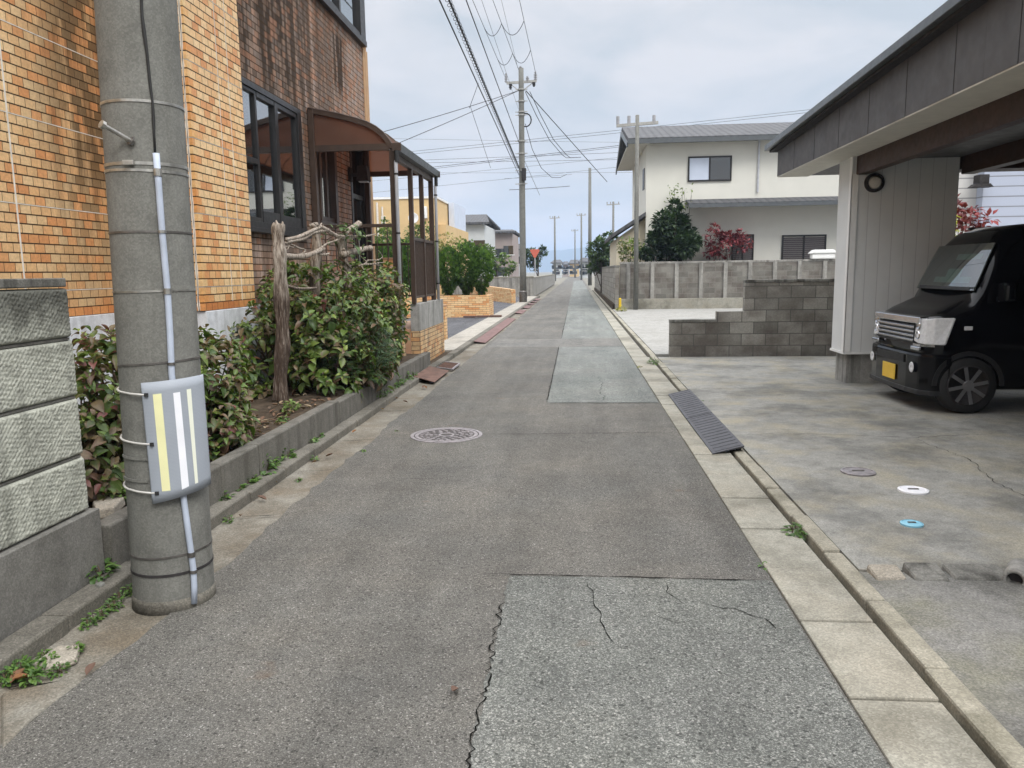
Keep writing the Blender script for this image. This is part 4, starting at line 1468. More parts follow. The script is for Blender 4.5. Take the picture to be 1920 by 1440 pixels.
def hydrangea(name, label, ells, nshoot, seed, bronze=0.3, red=0.05, base=None, Lr=(0.085, 0.145), inner=0.35, tilt_up=0.55):
    r = random.Random(seed)
    base = base or (ells[0][0][0], ells[0][0][1], 0.24)
    root = thing(name, label, 'shrub', base, 'hydrangea shrubs in the garden bed')
    m, st = MB(), MB()
    vol = [e[1][0] * e[1][1] + e[1][1] * e[1][2] + e[1][0] * e[1][2] for e in ells]
    for e, w in zip(ells, vol):
        k = int(nshoot * w / sum(vol))
        for i in range(k):
            while True:
                q = Vector((r.uniform(-1, 1), r.uniform(-1, 1), r.uniform(-1, 1)))
                if 0.05 < q.length < 1:
                    break
            q.normalize()
            if q.z < -0.75:
                continue
            rad = r.uniform(0.55, 0.9) if r.random() < inner else r.uniform(0.86, 1.06)
            p = Vector((e[0][0] + q.x * e[1][0] * rad, e[0][1] + q.y * e[1][1] * rad, e[0][2] + q.z * e[1][2] * rad))
            if p.z < 0.2:
                p.z = 0.2 + r.uniform(0, 0.1)
            ax = (Vector((q.x, q.y, q.z * 0.6)) * (1 - tilt_up) + Vector((0, 0, 1)) * tilt_up + Vector((r.uniform(-.3, .3), r.uniform(-.3, .3), 0))).normalized()
            # shoot stem
            foot = Vector((base[0] + r.uniform(-.25, .25) + (e[0][0] - base[0]) * 0.6, base[1] + r.uniform(-.3, .3) + (e[0][1] - base[1]) * 0.6, 0.22))
            if r.random() < 0.35:
                mid = foot.lerp(p, 0.55) + Vector((0, 0, -0.06))
                st.tube([foot, mid, p - ax * 0.03], [0.007, 0.006, 0.004], 5, cap=False)
            a0 = r.uniform(0, 2 * PI)
            t1 = ax.cross(Vector((0.3, 0.9, 0.2))).normalized()
            t2 = ax.cross(t1)
            npair = r.choice((3, 4, 4, 5))
            roll = r.random()
            for lv in range(npair):
                frac = lv / max(1, npair - 1)          # 0 low and big, 1 tip and small
                for sgn in (0, PI):
                    a = a0 + lv * (PI / 2) + sgn + r.uniform(-.3, .3)
                    out = t1 * math.cos(a) + t2 * math.sin(a)
                    el = -0.15 + 1.05 * frac + r.uniform(-.2, .2)
                    d = out * math.cos(el) + ax * math.sin(el)
                    L = r.uniform(*Lr) * (1.0 - 0.5 * frac)
                    q0 = p - ax * (0.075 * (1 - frac)) + out * 0.012
                    u = r.random()
                    g = r.choice(GREEN)
                    if frac > 0.7 and r.random() < 0.7:
                        g = (g[0] * 1.5, g[1] * 1.45, g[2] * 1.2)
                    tip = g
                    if u < red * (1.6 if roll < .3 else 0.7):
                        g = r.choice(RED)
                        tip = r.choice(RED)
                    elif u < red + bronze:
                        tip = r.choice(BRONZE)
                        if r.random() < 0.55:
                            g = r.choice(BRONZE)
                    leaf_into(m, q0, d, ax, L, L * r.uniform(0.52, 0.68), g, tip, r.uniform(0.1, 0.8), r.uniform(0.1, 0.55))
    m.build('foliage', 'leaf', root, smooth=True, fix=False)
    # main canes from the ground
    for i in range(9):
        e = r.choice(ells)
        f0 = Vector((base[0] + r.uniform(-.2, .2), base[1] + r.uniform(-.3, .3), 0.18))
        tp = Vector(e[0]) + Vector((r.uniform(-.6, .6) * e[1][0], r.uniform(-.6, .6) * e[1][1], r.uniform(-.2, .6) * e[1][2]))
        st.tube([f0, f0.lerp(tp, 0.5) + Vector((r.uniform(-.05, .05), r.uniform(-.05, .05), 0.05)), tp], [0.014, 0.011, 0.006], 6, cap=False)
    st.build('stems', 'stem', root, smooth=True)
    return root


hydrangea('hydrangea_bush', 'reddish leaved hydrangea between block wall end and the near pole', [((-2.86, 4.35, 0.72), (0.32, 0.42, 0.5)), ((-2.78, 4.15, 0.45), (0.25, 0.4, 0.35))], 270, 3, 0.48, 0.10, (-2.85, 4.4, 0.24), (0.072, 0.12))
hydrangea('hydrangea_bush', 'bronze green hydrangea just right of the near pole above the retaining wall', [((-2.78, 5.45, 0.70), (0.34, 0.55, 0.45)), ((-2.62, 5.2, 0.46), (0.24, 0.4, 0.26))], 310, 4, 0.48, 0.04, (-2.78, 5.4, 0.24), (0.072, 0.12))
hydrangea('hydrangea_bush', 'large green hydrangea growing through the driftwood trellis beside the porch',
          [((-2.78, 8.5, 0.95), (0.62, 0.85, 0.72)), ((-3.25, 8.6, 1.0), (0.42, 0.6, 0.72)), ((-2.62, 9.75, 1.12), (0.48, 0.7, 0.56)), ((-2.62, 8.0, 0.62), (0.42, 0.45, 0.42)), ((-2.4, 9.2, 0.62), (0.26, 0.9, 0.4)), ((-3.48, 8.9, 0.85), (0.24, 0.45, 0.8)), ((-3.35, 7.95, 0.72), (0.3, 0.35, 0.55)), ((-2.36, 8.6, 0.42), (0.2, 0.8, 0.22)), ((-2.7, 8.6, 0.8), (0.4, 0.6, 0.6))],
          1000, 5, 0.36, 0.012, (-2.85, 8.7, 0.24), (0.085, 0.145))

# feathery nandina in front of the hydrangea
def nandina(name, label, c, h, rad, n, seed, cols):
    r = random.Random(seed)
    root = thing(name, label, 'shrub', c)
    m, st = MB(), MB()
    for i in range(n):
        a = r.uniform(0, 2 * PI)
        q = math.sqrt(r.random()) * rad
        hh = h * r.uniform(0.35, 1.0) * (1 - 0.35 * q / rad)
        tip = Vector((c[0] + q * math.cos(a), c[1] + q * math.sin(a) * 1.3, c[2] + hh))
        base = Vector((c[0] + 0.12 * math.cos(a), c[1] + 0.12 * math.sin(a), c[2]))
        st.tube([base, base.lerp(tip, .6) + Vector((0, 0, .05)), tip], [0.005, 0.004, 0.002], 5, cap=False)
        out = Vector((math.cos(a), math.sin(a), r.uniform(-.2, .5))).normalized()
        for k in range(7):
            b = tip - out * 0.02 + Vector((0, 0, -0.03 * k + .05)) + out * r.uniform(0, .1)
            dr = (out + Vector((r.uniform(-.9, .9), r.uniform(-.9, .9), r.uniform(-.4, .5)))).normalized()
            for j in range(5):
                pp = b + dr * (0.02 + 0.022 * j)
                sd = dr.cross(Vector((0, 0, 1))).normalized()
                for sg in (-1, 1):
                    leaf_into(m, pp, dr * 0.7 + sd * sg + Vector((0, 0, r.uniform(-.2, .2))), Vector((0, 0, 1)), r.uniform(.03, .048), .011, r.choice(cols), None, 0.3, 0.1, ((0, .05), (.5, .5), (1, 0)))
    m.build('foliage', 'leaf', root, smooth=True, fix=False)
    st.build('stems', 'stem', root)
    return root


NC = [(0.045, 0.085, 0.04), (0.06, 0.105, 0.045), (0.04, 0.07, 0.035), (0.07, 0.12, 0.06)]
nandina('nandina_shrub', 'feathery fine leaved shrub in front of the large hydrangea', (-2.42, 8.35, 0.26), 0.85, 0.34, 95, 8, NC)

# driftwood trellis
tr = thing('driftwood_trellis', 'weathered driftwood trellis of dead trunks and branches above the hydrangea', 'trellis', (-3.0, 7.5, 0.24))


def wood(pts, r0, r1, n=12, name='branch', amp=0.12, seed=1, dY=0.0, sub=6, Yf=None):
    rr = random.Random(seed)
    Y = Yf or (lambda x: 7.45 + (x - 525) / 190 * 1.9)
    P = [at(x, y, Y(x) + dY) for x, y in pts]
    # resample smooth (Catmull-Rom)
    Q = []
    for i in range(len(P) - 1):
        p0, p1, p2, p3 = P[max(0, i - 1)], P[i], P[i + 1], P[min(len(P) - 1, i + 2)]
        for k in range(sub):
            t = k / sub
            Q.append(0.5 * ((2 * p1) + (p2 - p0) * t + (2 * p0 - 5 * p1 + 4 * p2 - p3) * t * t + (3 * p1 - p0 - 3 * p2 + p3) * t ** 3))
    Q.append(P[-1])
    fq = 0.8 if name == 'trunk' else 0.72
    R = [fq * (r0 + (r1 - r0) * i / (len(Q) - 1)) * (1 + amp * 0.5 * math.sin(i * 0.5 + seed)) for i in range(len(Q))]
    ph = [rr.uniform(0, 6.28) for _ in range(4)]
    kr = [rr.uniform(-1, 1) for _ in range(n)]
    wob = lambda i, k: 1 + amp * (math.sin(3 * 2 * PI * k / n + ph[0] + i * 0.12) * 0.5 + math.sin(5 * 2 * PI * k / n + ph[1] - i * 0.09) * 0.4 + kr[k] * (0.55 + 0.3 * math.sin(i * 0.35 + ph[2])) + 0.12 * math.sin(i * 0.8 + k * 1.7 + ph[3]))
    return MB().tube(Q, R, n, wob=wob).build(name, 'driftwood', tr, smooth=True)


wood([(527, 752), (526, 700), (529, 640), (527, 580), (525, 520), (524, 470), (522, 440), (524, 419)], 0.088, 0.07, 20, 'trunk', 0.2, 1, 0, 8, lambda x: 7.45)
wood([(522, 424), (519, 417), (518, 413)], 0.03, 0.008, 8, 'splinter', 0.2, 71, -0.04, 4, lambda x: 7.45)
wood([(529, 424), (530, 419), (530, 415)], 0.03, 0.006, 8, 'splinter', 0.2, 72, -0.02, 4, lambda x: 7.45)
wood([(591, 560), (592, 500), (595, 468), (593, 441), (588, 420)], 0.075, 0.055, 16, 'trunk', 0.2, 2, 0.35)
wood([(652, 540), (649, 508), (643, 494), (640, 467), (637, 448), (636, 437)], 0.06, 0.06, 14, 'trunk', 0.2, 3, 0.1)
for i, (pts, r0, r1) in enumerate([
    ([(536, 449), (552, 446), (566, 442), (587, 432), (602, 425)], 0.022, 0.028),
    ([(538, 454), (552, 451), (570, 447), (587, 437), (604, 433), (612, 431)], 0.028, 0.022),
    ([(604, 427), (613, 431), (624, 438), (637, 443), (657, 443), (675, 443), (690, 442), (704, 439)], 0.034, 0.012),
    ([(612, 433), (626, 441), (640, 446), (662, 446), (678, 441)], 0.022, 0.010),
    ([(588, 418), (595, 422), (604, 426), (612, 431)], 0.010, 0.02),
    ([(529, 480), (545, 481), (558, 481), (572, 480), (590, 474), (606, 466)], 0.05, 0.034),
    ([(588, 473), (594, 473), (600, 477), (610, 477), (618, 475)], 0.024, 0.012),
    ([(601, 470), (607, 477), (617, 480)], 0.012, 0.006),
    ([(534, 455), (548, 459), (560, 465), (571, 468), (569, 474), (560, 480)], 0.016, 0.014),
    ([(533, 463), (541, 462), (549, 464), (556, 462)], 0.013, 0.008),
    ([(537, 470), (544, 458), (547, 452)], 0.014, 0.008),
    ([(598, 468), (611, 458), (624, 453), (634, 449), (639, 446)], 0.016, 0.012),
    ([(648, 437), (660, 428), (674, 419)], 0.042, 0.05),
    ([(642, 478), (657, 473), (672, 469), (686, 466), (696, 465)], 0.05, 0.042),
    ([(644, 466), (648, 474), (649, 481), (647, 489), (652, 496), (658, 502)], 0.018, 0.02),
    ([(672, 499), (681, 496), (697, 495), (709, 493), (720, 492)], 0.016, 0.006),
    ([(676, 498), (685, 494), (690, 488), (700, 488), (709, 487), (717, 481), (710, 470)], 0.014, 0.005),
    ([(688, 491), (681, 485), (675, 478)], 0.009, 0.005),
    ([(700, 495), (712, 498), (719, 501)], 0.007, 0.004),
    ([(531, 534), (545, 538), (558, 541), (575, 541), (593, 540)], 0.028, 0.018),
    ([(533, 540), (538, 548), (541, 552)], 0.02, 0.008),
    ([(530, 552), (528, 559), (526, 563)], 0.018, 0.01),
    ([(600, 425), (603, 419), (606, 424)], 0.014, 0.008),
]):
    wood(pts, r0, r1, 10, 'branch', 0.12, 20 + i, -0.03 if i < 12 else 0.0)
MB().tube([at(553, 548, 7.5), at(567, 572, 7.45), at(586, 600, 7.4)], 0.002, 4).build('wire', 'wire', tr)

# small climbing vine on the trellis
def vine(name, label, pts, Yd, n, seed, group=None):
    r = random.Random(seed)
    P = [at(x, y, Yd) for x, y in pts]
    root = thing(name, label, 'vine', P[0], group)
    m, st = MB(), MB()
    st.tube(P, 0.004, 5)
    for i in range(n):
        k = r.randrange(len(P) - 1)
        p = P[k].lerp(P[k + 1], r.random()) + Vector((r.uniform(-.1, .1), r.uniform(-.1, .1), r.uniform(-.08, .08)))
        d = Vector((r.uniform(-1, 1), r.uniform(-1, .3), r.uniform(-.6, .6)))
        g = r.choice([(0.09, 0.15, 0.05), (0.12, 0.18, 0.07), (0.07, 0.12, 0.04)])
        leaf_into(m, p, d, Vector((0, 0, 1)), r.uniform(.06, .1), r.uniform(.04, .065), g, None, 0.3, 0.2)
    m.build('leaves', 'leaf', root, smooth=True, fix=False)
    st.build('stem', 'stem', root)


vine('climbing_vine', 'pale green vine leaves tangled on the driftwood branches', [(608, 452), (630, 440), (650, 434), (668, 437), (672, 455), (676, 480)], 8.7, 60, 4)

# weeds
def weed(x, y, z, h, n, seed, label, group, cols=None, Ls=(0.03, 0.055), name='weed', flat=0.5):
    r = random.Random(seed)
    root = thing(name, label, 'weed', (x, y, z), group)
    m = MB()
    cols = cols or [(0.08, 0.16, 0.03), (0.11, 0.19, 0.04), (0.06, 0.12, 0.03)]
    for i in range(n):
        a = r.uniform(0, 2 * PI)
        q = r.random() ** 0.6 * h * 1.1
        p = Vector((x + q * math.cos(a) * 0.5, y + q * math.sin(a) * 0.9, z + r.random() * h * (1 - 0.5 * q / (h * 1.1))))
        d = Vector((math.cos(a), math.sin(a), r.uniform(-flat, 0.9)))
        L = r.uniform(*Ls)
        leaf_into(m, p, d, Vector((0, 0, 1)), L, L * 0.6, r.choice(cols), None, 0.3, 0.2, ((0, .04), (.35, .5), (.75, .35), (1, 0)))
    m.build('leaves', 'leaf', root, smooth=True, fix=False)
    mm = MB()
    for k in range(4):
        mm.tube([(x + r.uniform(-.01, .01), y + r.uniform(-.01, .01), z - 0.01), (x + r.uniform(-.3, .3) * h, y + r.uniform(-.3, .3) * h, z + h * 0.7)], 0.002, 4, cap=False)
    mm.build('stems', 'stem', root)
    return root


GW = 'weeds in the crack behind the left kerb'
WL = 'small green weed growing between kerb and low retaining wall'
r = random.Random(77)
for i, (x, y, h, n) in enumerate([(492, 884, 0.13, 70), (505, 877, 0.09, 50), (531, 860, 0.10, 60), (584, 829, 0.06, 35), (597, 820, 0.05, 30), (430, 936, 0.06, 35), (468, 908, 0.05, 30), (480, 901, 0.05, 30), (455, 918, 0.04, 22), (700, 745, 0.1, 60), (712, 738, 0.09, 50), (746, 722, 0.13, 90), (762, 712, 0.12, 80), (736, 728, 0.1, 60), (775, 705, 0.08, 50)]):
    p = atZ(x, y, 0.06)
    weed(-2.292 if y > 760 else -2.31, p.y, 0.05, h, n, 100 + i, WL, GW)
GW2 = 'tiny weeds along the gutter'
for i, (x, y, h, n) in enumerate([(255, 1105, .05, 30), (240, 1112, .05, 28), (215, 1135, .045, 26), (190, 1152, .04, 22), (175, 1162, .04, 22), (590, 862, .04, 30), (430, 976, .04, 26), (683, 846, .03, 24), (745, 808, .02, 18), (560, 899, .02, 14)]):
    p = atZ(x, y, 0)
    weed(p.x, p.y, -0.008, h, n, 140 + i, 'tiny low weed sprouting from the left gutter', GW2, Ls=(0.015, 0.032))
for i, (x, y, h, n) in enumerate([(60, 1275, .05, 70), (110, 1258, .04, 60), (30, 1255, .06, 80), (80, 1230, .035, 40), (5, 1262, .05, 60), (130, 1240, .03, 40), (165, 1170, .04, 40), (205, 1142, .045, 40), (225, 1122, .05, 40)]):
    p = atZ(x, y, 0)
    weed(p.x, p.y, -0.008, h, n, 240 + i, 'tiny low weed sprouting from the left gutter', GW2, Ls=(0.012, 0.026))
MOSS = [(0.1, 0.15, 0.02), (0.13, 0.17, 0.03)]
for i, (x, y, lab, h, n) in enumerate([(40, 1262, 'spreading weed patch beside the broken slab at lower left', .06, 150), (95, 1245, 'low weed cluster around the pale loose stone', .05, 90), (15, 1275, 'weed tuft mixed with dead leaves at the left frame edge', .05, 80), (140, 1222, 'weed fringe at the tip of the pale loose stone', .04, 40)]):
    p = atZ(x, y, 0)
    weed(p.x, p.y, -0.005, h, n, 170 + i, lab, None, Ls=(0.012, 0.03))
p = atZ(192, 1078, 0.07)
weed(-2.31, p.y, 0.06, 0.08, 36, 190, 'upright weed at the foot of the block wall end', None)
p = atZ(545, 772, 0.24)
weed(p.x, p.y, 0.24, 0.12, 70, 191, 'bright leafy weed on the bare soil of the garden bed', None, [(0.12, 0.2, 0.05), (0.16, 0.23, 0.07)])
p = atZ(530, 790, 0.24)
weed(p.x, p.y, 0.24, 0.06, 30, 192, 'smaller weed just in front of the bright leafy weed', None)
p = atZ(222, 935, 0.26)
weed(p.x, p.y, 0.25, 0.1, 50, 193, 'pale green sprig low between stone and near pole', None, [(0.14, 0.22, 0.06)])
for i, (x, y, lab, h, n) in enumerate([(1225, 682, 'thick grass tuft in the right drain slot near the block wall', .14, 130), (1490, 1000, 'grass tuft in the right drain slot by the driveway', .09, 80), (1433, 1062, 'small moss tuft at the road edge of the right gutter', .03, 30), (1327, 755, 'small tuft on the right kerb beside the black ramp', .05, 30), (1200, 690, 'yellowish tuft at the edge of the right gutter', .06, 40), (1165, 585, 'yellow grass at the corner of the far block wall', .3, 80)]):
    p = atZ(x, y, 0)
    weed(p.x, p.y, -0.02, h, n, 200 + i, lab, None, Ls=(0.02, 0.05) if i < 5 else (0.06, 0.14), name='grass_tuft', cols=None if i not in (4, 5) else [(0.25, 0.24, 0.05), (0.2, 0.2, 0.05)])

# fallen leaves
r = random.Random(99)
for i, (x, y) in enumerate([(40, 1278), (20, 1283), (162, 1268), (60, 1270), (500, 938), (520, 905), (450, 968), (720, 768), (745, 748), (730, 756), (700, 770), (765, 755), (792, 728), (800, 729), (860, 1292), (585, 868), (610, 857), (375, 1000), (660, 812), (845, 668)]):
    p = atZ(x, y, 0.004)
    m = MB()
    a = r.uniform(0, 6.28)
    c = r.choice([(0.22, 0.1, 0.04), (0.16, 0.08, 0.04), (0.3, 0.18, 0.06), (0.12, 0.07, 0.05)])
    L = r.uniform(0.04, 0.075)
    leaf_into(m, Vector((p.x, p.y, 0.008)), Vector((math.cos(a), math.sin(a), 0.12)), Vector((0, 0, 1)), L, L * .55, c, None, -0.25, 0.45)
    tag(m.build('fallen_leaf', 'dead_leaf', smooth=True, fix=False), 'dry brown fallen leaf lying on the gutter or road', 'leaf', 'fallen leaves in the gutter')
m = MB()
r = random.Random(5)
for i in range(260):
    y = r.uniform(4.2, 8.0)
    x = r.uniform(-2.95, -2.43)
    a = r.uniform(0, 6.28)
    leaf_into(m, Vector((x, y, soil_z(x, y) + 0.008)), Vector((math.cos(a), math.sin(a), r.uniform(-.1, .3))), Vector((0, 0, 1)), r.uniform(.03, .08), r.uniform(.02, .04), r.choice([(0.2, 0.13, 0.08), (0.14, 0.08, 0.05), (0.26, 0.2, 0.13), (0.1, 0.07, 0.05)]), None, -0.2, 0.3)
tag(m.build('leaf_litter', 'dead_leaf', smooth=True, fix=False), 'brown leaf litter on the garden soil', 'leaf litter', kind='stuff')


# conifers: round clipped thuja made of flat upright sprays
def conifer_mesh(seed, rx, rz, n=1500):
    r = random.Random(seed)
    m = MB()
    for i in range(n):
        while True:
            q = Vector((r.uniform(-1, 1), r.uniform(-1, 1), r.uniform(-1, 1)))
            if 0.1 < q.length < 1:
                break
        q.normalize()
        lump = 1 + 0.10 * math.sin(5 * math.atan2(q.y, q.x) + seed) * math.cos(4 * q.z) + 0.08 * math.sin(9 * q.z + 3 * q.x)
        rad = r.uniform(0.72, 1.03) * lump
        w = rx * (1.0 - 0.85 * max(0.0, -0.05 - q.z))
        p = Vector((q.x * w * rad, q.y * w * rad, rz * (1 + q.z * rad)))
        up = (Vector((0, 0, 1)) + q * 0.75 + Vector((r.uniform(-.3, .3),) * 3)).normalized()
        sd = up.cross(Vector((r.uniform(-1, 1), r.uniform(-1, 1), 0.1))).normalized()
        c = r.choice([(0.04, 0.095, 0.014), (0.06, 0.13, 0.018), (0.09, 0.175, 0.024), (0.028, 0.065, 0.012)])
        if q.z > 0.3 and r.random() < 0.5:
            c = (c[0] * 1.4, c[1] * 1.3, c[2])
        L = r.uniform(.07, .13)
        for k in (-2, -1, 0, 1, 2):
            d = (up + sd * 0.42 * k + q * 0.1).normalized()
            o = p + sd * 0.006 * k
            nn = d.cross(sd.cross(d)).normalized() * 0.012
            l = L * (1 - 0.13 * abs(k))
            m.add([o - nn * .5, o + d * l * .55 - nn, o + d * l, o + d * l * .55 + nn], [(0, 1, 2, 3)], [c] * 4)
    return m


GC = 'clipped round conifers in the brick planter'
protos = []
for k in range(4):
    cm = conifer_mesh(30 + k, 0.46, 0.78)
    rt = thing('conifer_shrub', 'clipped round dark green conifer in the row planted in the brick planter', 'conifer', (0, 0, 0), GC)
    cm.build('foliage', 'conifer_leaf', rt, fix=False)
    mm = MB()
    rr = random.Random(k)
    mm.tube([(0, 0, -0.1), (0.02, 0, 0.3), (0, 0.02, 0.7)], [0.05, 0.04, 0.02], 7)
    for j in range(9):
        a = rr.uniform(0, 6.28)
        mm.tube([(0, 0, 0.0), (0.12 * math.cos(a), 0.12 * math.sin(a), 0.25), (0.3 * math.cos(a), 0.3 * math.sin(a), 0.6)], [0.014, 0.01, 0.005], 4, cap=False)
    mm.build('trunk', 'trunk', rt)
    protos.append(rt)
LBLC = {0: 'rightmost clipped round conifer nearest the road in the brick planter', 1: 'tallest clipped conifer, second from the road in the brick planter', 2: 'third clipped conifer from the road, beside the canopy downpipe'}
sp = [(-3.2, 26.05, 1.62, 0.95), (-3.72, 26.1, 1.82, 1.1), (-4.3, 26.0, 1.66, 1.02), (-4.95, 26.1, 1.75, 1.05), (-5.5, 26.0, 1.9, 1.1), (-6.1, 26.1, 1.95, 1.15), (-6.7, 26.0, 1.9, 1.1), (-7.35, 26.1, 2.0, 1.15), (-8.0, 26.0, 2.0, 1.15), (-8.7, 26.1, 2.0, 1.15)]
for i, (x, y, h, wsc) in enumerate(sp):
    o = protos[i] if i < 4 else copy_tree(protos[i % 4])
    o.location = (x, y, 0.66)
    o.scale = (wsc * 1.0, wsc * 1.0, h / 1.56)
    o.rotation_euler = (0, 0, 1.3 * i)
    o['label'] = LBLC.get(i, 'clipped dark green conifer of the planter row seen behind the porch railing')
# their children keep the identity offset
for o in bpy.data.objects:
    if o.parent and o.parent.name.startswith('conifer_shrub'):
        o.matrix_parent_inverse = Matrix()


def crown(m, ells, n, size, cols, seed, lump=0.0):
    r = random.Random(seed)
    vol = [e[1][0] * e[1][2] for e in ells]
    for e, w in zip(ells, vol):
        clumps = []
        for i in range(max(5, int(26 * w / sum(vol)))):
            q = Vector((r.gauss(0, 1), r.gauss(0, 1), r.gauss(0, 1))).normalized() * r.uniform(0.55, 0.95)
            clumps.append((q, r.uniform(0.2, 0.42), r.uniform(0.7, 1.3)))
        for i in range(int(n * w / sum(vol))):
            q, cr, cg = r.choice(clumps)
            s = Vector((r.gauss(0, 1), r.gauss(0, 1), r.gauss(0, 1))).normalized() * cr * r.uniform(0.5, 1.0)
            t = q + s
            p = Vector((e[0][0] + t.x * e[1][0], e[0][1] + t.y * e[1][1], e[0][2] + t.z * e[1][2]))
            d = (s.normalized() + Vector((r.uniform(-.6, .6), r.uniform(-.6, .6), r.uniform(-.2, .7)))).normalized()
            c = r.choice(cols)
            c = tuple(x * cg for x in c)
            L = size * r.uniform(.6, 1.3)
            leaf_into(m, p, d, Vector((r.uniform(-.5, .5), r.uniform(-.5, .5), 1)), L, L * .6, c, None, .3, .15, ((0, .05), (.45, .5), (1, 0)))


def tree(name, label, cat, base, ells, n, size, cols, seed, trunk_r=0.08, group=None):
    rt = thing(name, label, cat, base, group)
    m = MB()
    crown(m, ells, n, size, cols, seed)
    m.build('crown', 'tree_leaf', rt, fix=False)
    r = random.Random(seed)
    mm = MB()
    top = Vector(ells[0][0])
    b = Vector(base)
    mm.tube([b - Vector((0, 0, .1)), b.lerp(top, .5) + Vector((.05, 0, 0)), top], [trunk_r, trunk_r * .7, trunk_r * .3], 8)
    for i in range(8):
        e = r.choice(ells)
        t = Vector(e[0]) + Vector((r.uniform(-.7, .7) * e[1][0], r.uniform(-.7, .7) * e[1][1], r.uniform(-.2, .8) * e[1][2]))
        mm.tube([b.lerp(top, r.uniform(.2, .7)), b.lerp(t, .6), t], [trunk_r * .4, trunk_r * .3, trunk_r * .12], 5, cap=False)
    mm.build('trunk', 'trunk', rt, smooth=True)
    return rt


DK = [(0.025, 0.05, 0.022), (0.035, 0.065, 0.025), (0.02, 0.04, 0.02), (0.045, 0.075, 0.03)]
MD = [(0.06, 0.11, 0.025), (0.08, 0.14, 0.03), (0.05, 0.09, 0.025)]
LT = [(0.11, 0.17, 0.03), (0.14, 0.2, 0.04), (0.09, 0.14, 0.03)]
YL = [(0.3, 0.27, 0.09), (0.24, 0.24, 0.07), (0.35, 0.3, 0.13), (0.14, 0.17, 0.05)]
RD = [(0.26, 0.05, 0.06), (0.2, 0.04, 0.05), (0.32, 0.09, 0.1), (0.13, 0.03, 0.04)]

#@@RIGHT SIDE
brick('cmu', 0.4, 0.2, [(0, (0.18, 0.172, 0.15)), (0.5, (0.26, 0.25, 0.22)), (1, (0.36, 0.345, 0.305))], 'low', mortar=(0.1, 0.097, 0.088), msize=0.012)
brick('cmu_pale', 0.4, 0.2, [(0, (0.14, 0.135, 0.118)), (0.5, (0.18, 0.172, 0.15)), (1, (0.22, 0.21, 0.185))], 'low', mortar=(0.2, 0.19, 0.17), msize=0.012)

bw = thing('stepped_block_wall', 'dark weathered concrete block wall with stepped end beside the carport', 'wall', (3.0, 13.4, 0))
mb = MB()
for x0, x1, z1 in ((1.6, 2.385, 0.6), (2.385, 2.84, 0.78), (2.84, 4.6, 1.26)):
    mb.box(x0, x1, 13.32, 13.47, 0.0, z1)
mb.build('block_courses', 'cmu', bw)
mb = MB()
for x0, x1, z1 in ((1.595, 2.38, 0.601), (2.84, 4.6, 1.261)):
    mb.box(x0, x1, 13.31, 13.48, z1, z1 + 0.05)
mb.build('coping', 'block_dirty', bw, bevel=0.008)

bw = thing('long_block_wall', 'long pale concrete block wall in front of the white house', 'wall', (6, 30, 0))
mb = MB()
mb.box(1.66, 16, 29.6, 29.76, 0.2, 1.72)
mb.build('block_courses', 'cmu_pale', bw)
MB().box(1.65, 16, 29.59, 29.77, 1.722, 1.80).build('coping', 'block_grey', bw, bevel=0.01)
mb = MB()
x = 1.9
r = random.Random(3)
while x < 16:
    mb.box(x, x + 0.14, 29.54, 29.595, 0.2, 1.74)
    x += 0.9
mb.build('pilasters', 'block_grey', bw)
MB().box(1.64, 16, 29.45, 29.585, 0.0, 0.42).build('footing', 'gutter_concrete_pale', bw, bevel=0.01)
bw = thing('roadside_block_wall', 'dark grey block wall running along the right road edge beyond the corner', 'wall', (1.6, 40, 0))
MB().box(1.48, 1.63, 29.5, 62, 0.0, 1.62).build('block_courses', 'cmu', bw)
MB().box(1.47, 1.64, 29.49, 62, 1.622, 1.69).build('coping', 'block_dirty', bw)

# white two storey house
hs = thing('white_house', 'white two storey house with grey tiled roofs behind the long block wall', 'house', (6.5, 33, 0))
HY = 31.5


def H(x, y):
    p = at(x, y, HY)
    return p.x, p.z


hx0 = H(1212, 300)[0]
zE = H(1330, 266)[1]
MB().box(hx0, 15, HY, 39, 0.2, zE).build('wall', 'white_wall', hs)
# upper roof, ridge parallel to the front
ov = 0.55
za, zr = zE - 0.02, zE + 1.15
xL, xR = hx0 - 0.75, 15.6
mb = MB()
t = 0.16
for sgn, y0, y1 in ((1, HY - ov, HY + 3.75), (-1, 39 + ov, HY + 3.75)):
    b = [(xL, y0, za), (xR, y0, za), (xR, y1, zr), (xL, y1, zr)]
    tt = [(p[0], p[1], p[2] + t) for p in b]
    mb.hexa(b, tt)
mb.build('roof', 'roof_tile', hs)
MB().box(xL, xR, HY - ov - 0.1, HY - ov, za - 0.06, za + 0.1).build('eaves_gutter', 'gutter_metal', hs)
MB().prism([(HY - ov + .1, za - 0.02), (39 + ov - .1, za - 0.02), (HY + 3.75, zr - 0.02)], 'x', hx0 - 0.01, hx0 + 0.1).build('gable_wall', 'white_wall', hs)
MB().prism([(HY - ov, za - 0.18), (HY - ov, za), (HY + 3.75, zr), (39 + ov, za), (39 + ov, za - 0.18), (HY + 3.75, zr - 0.2)], 'x', xL - 0.05, xL).build('bargeboard', 'gutter_metal', hs)
MB().box(xL, hx0 - 0.012, HY - ov + .02, 39, za - 0.05, za - 0.025).build('eaves_soffit', 'soffit', hs)
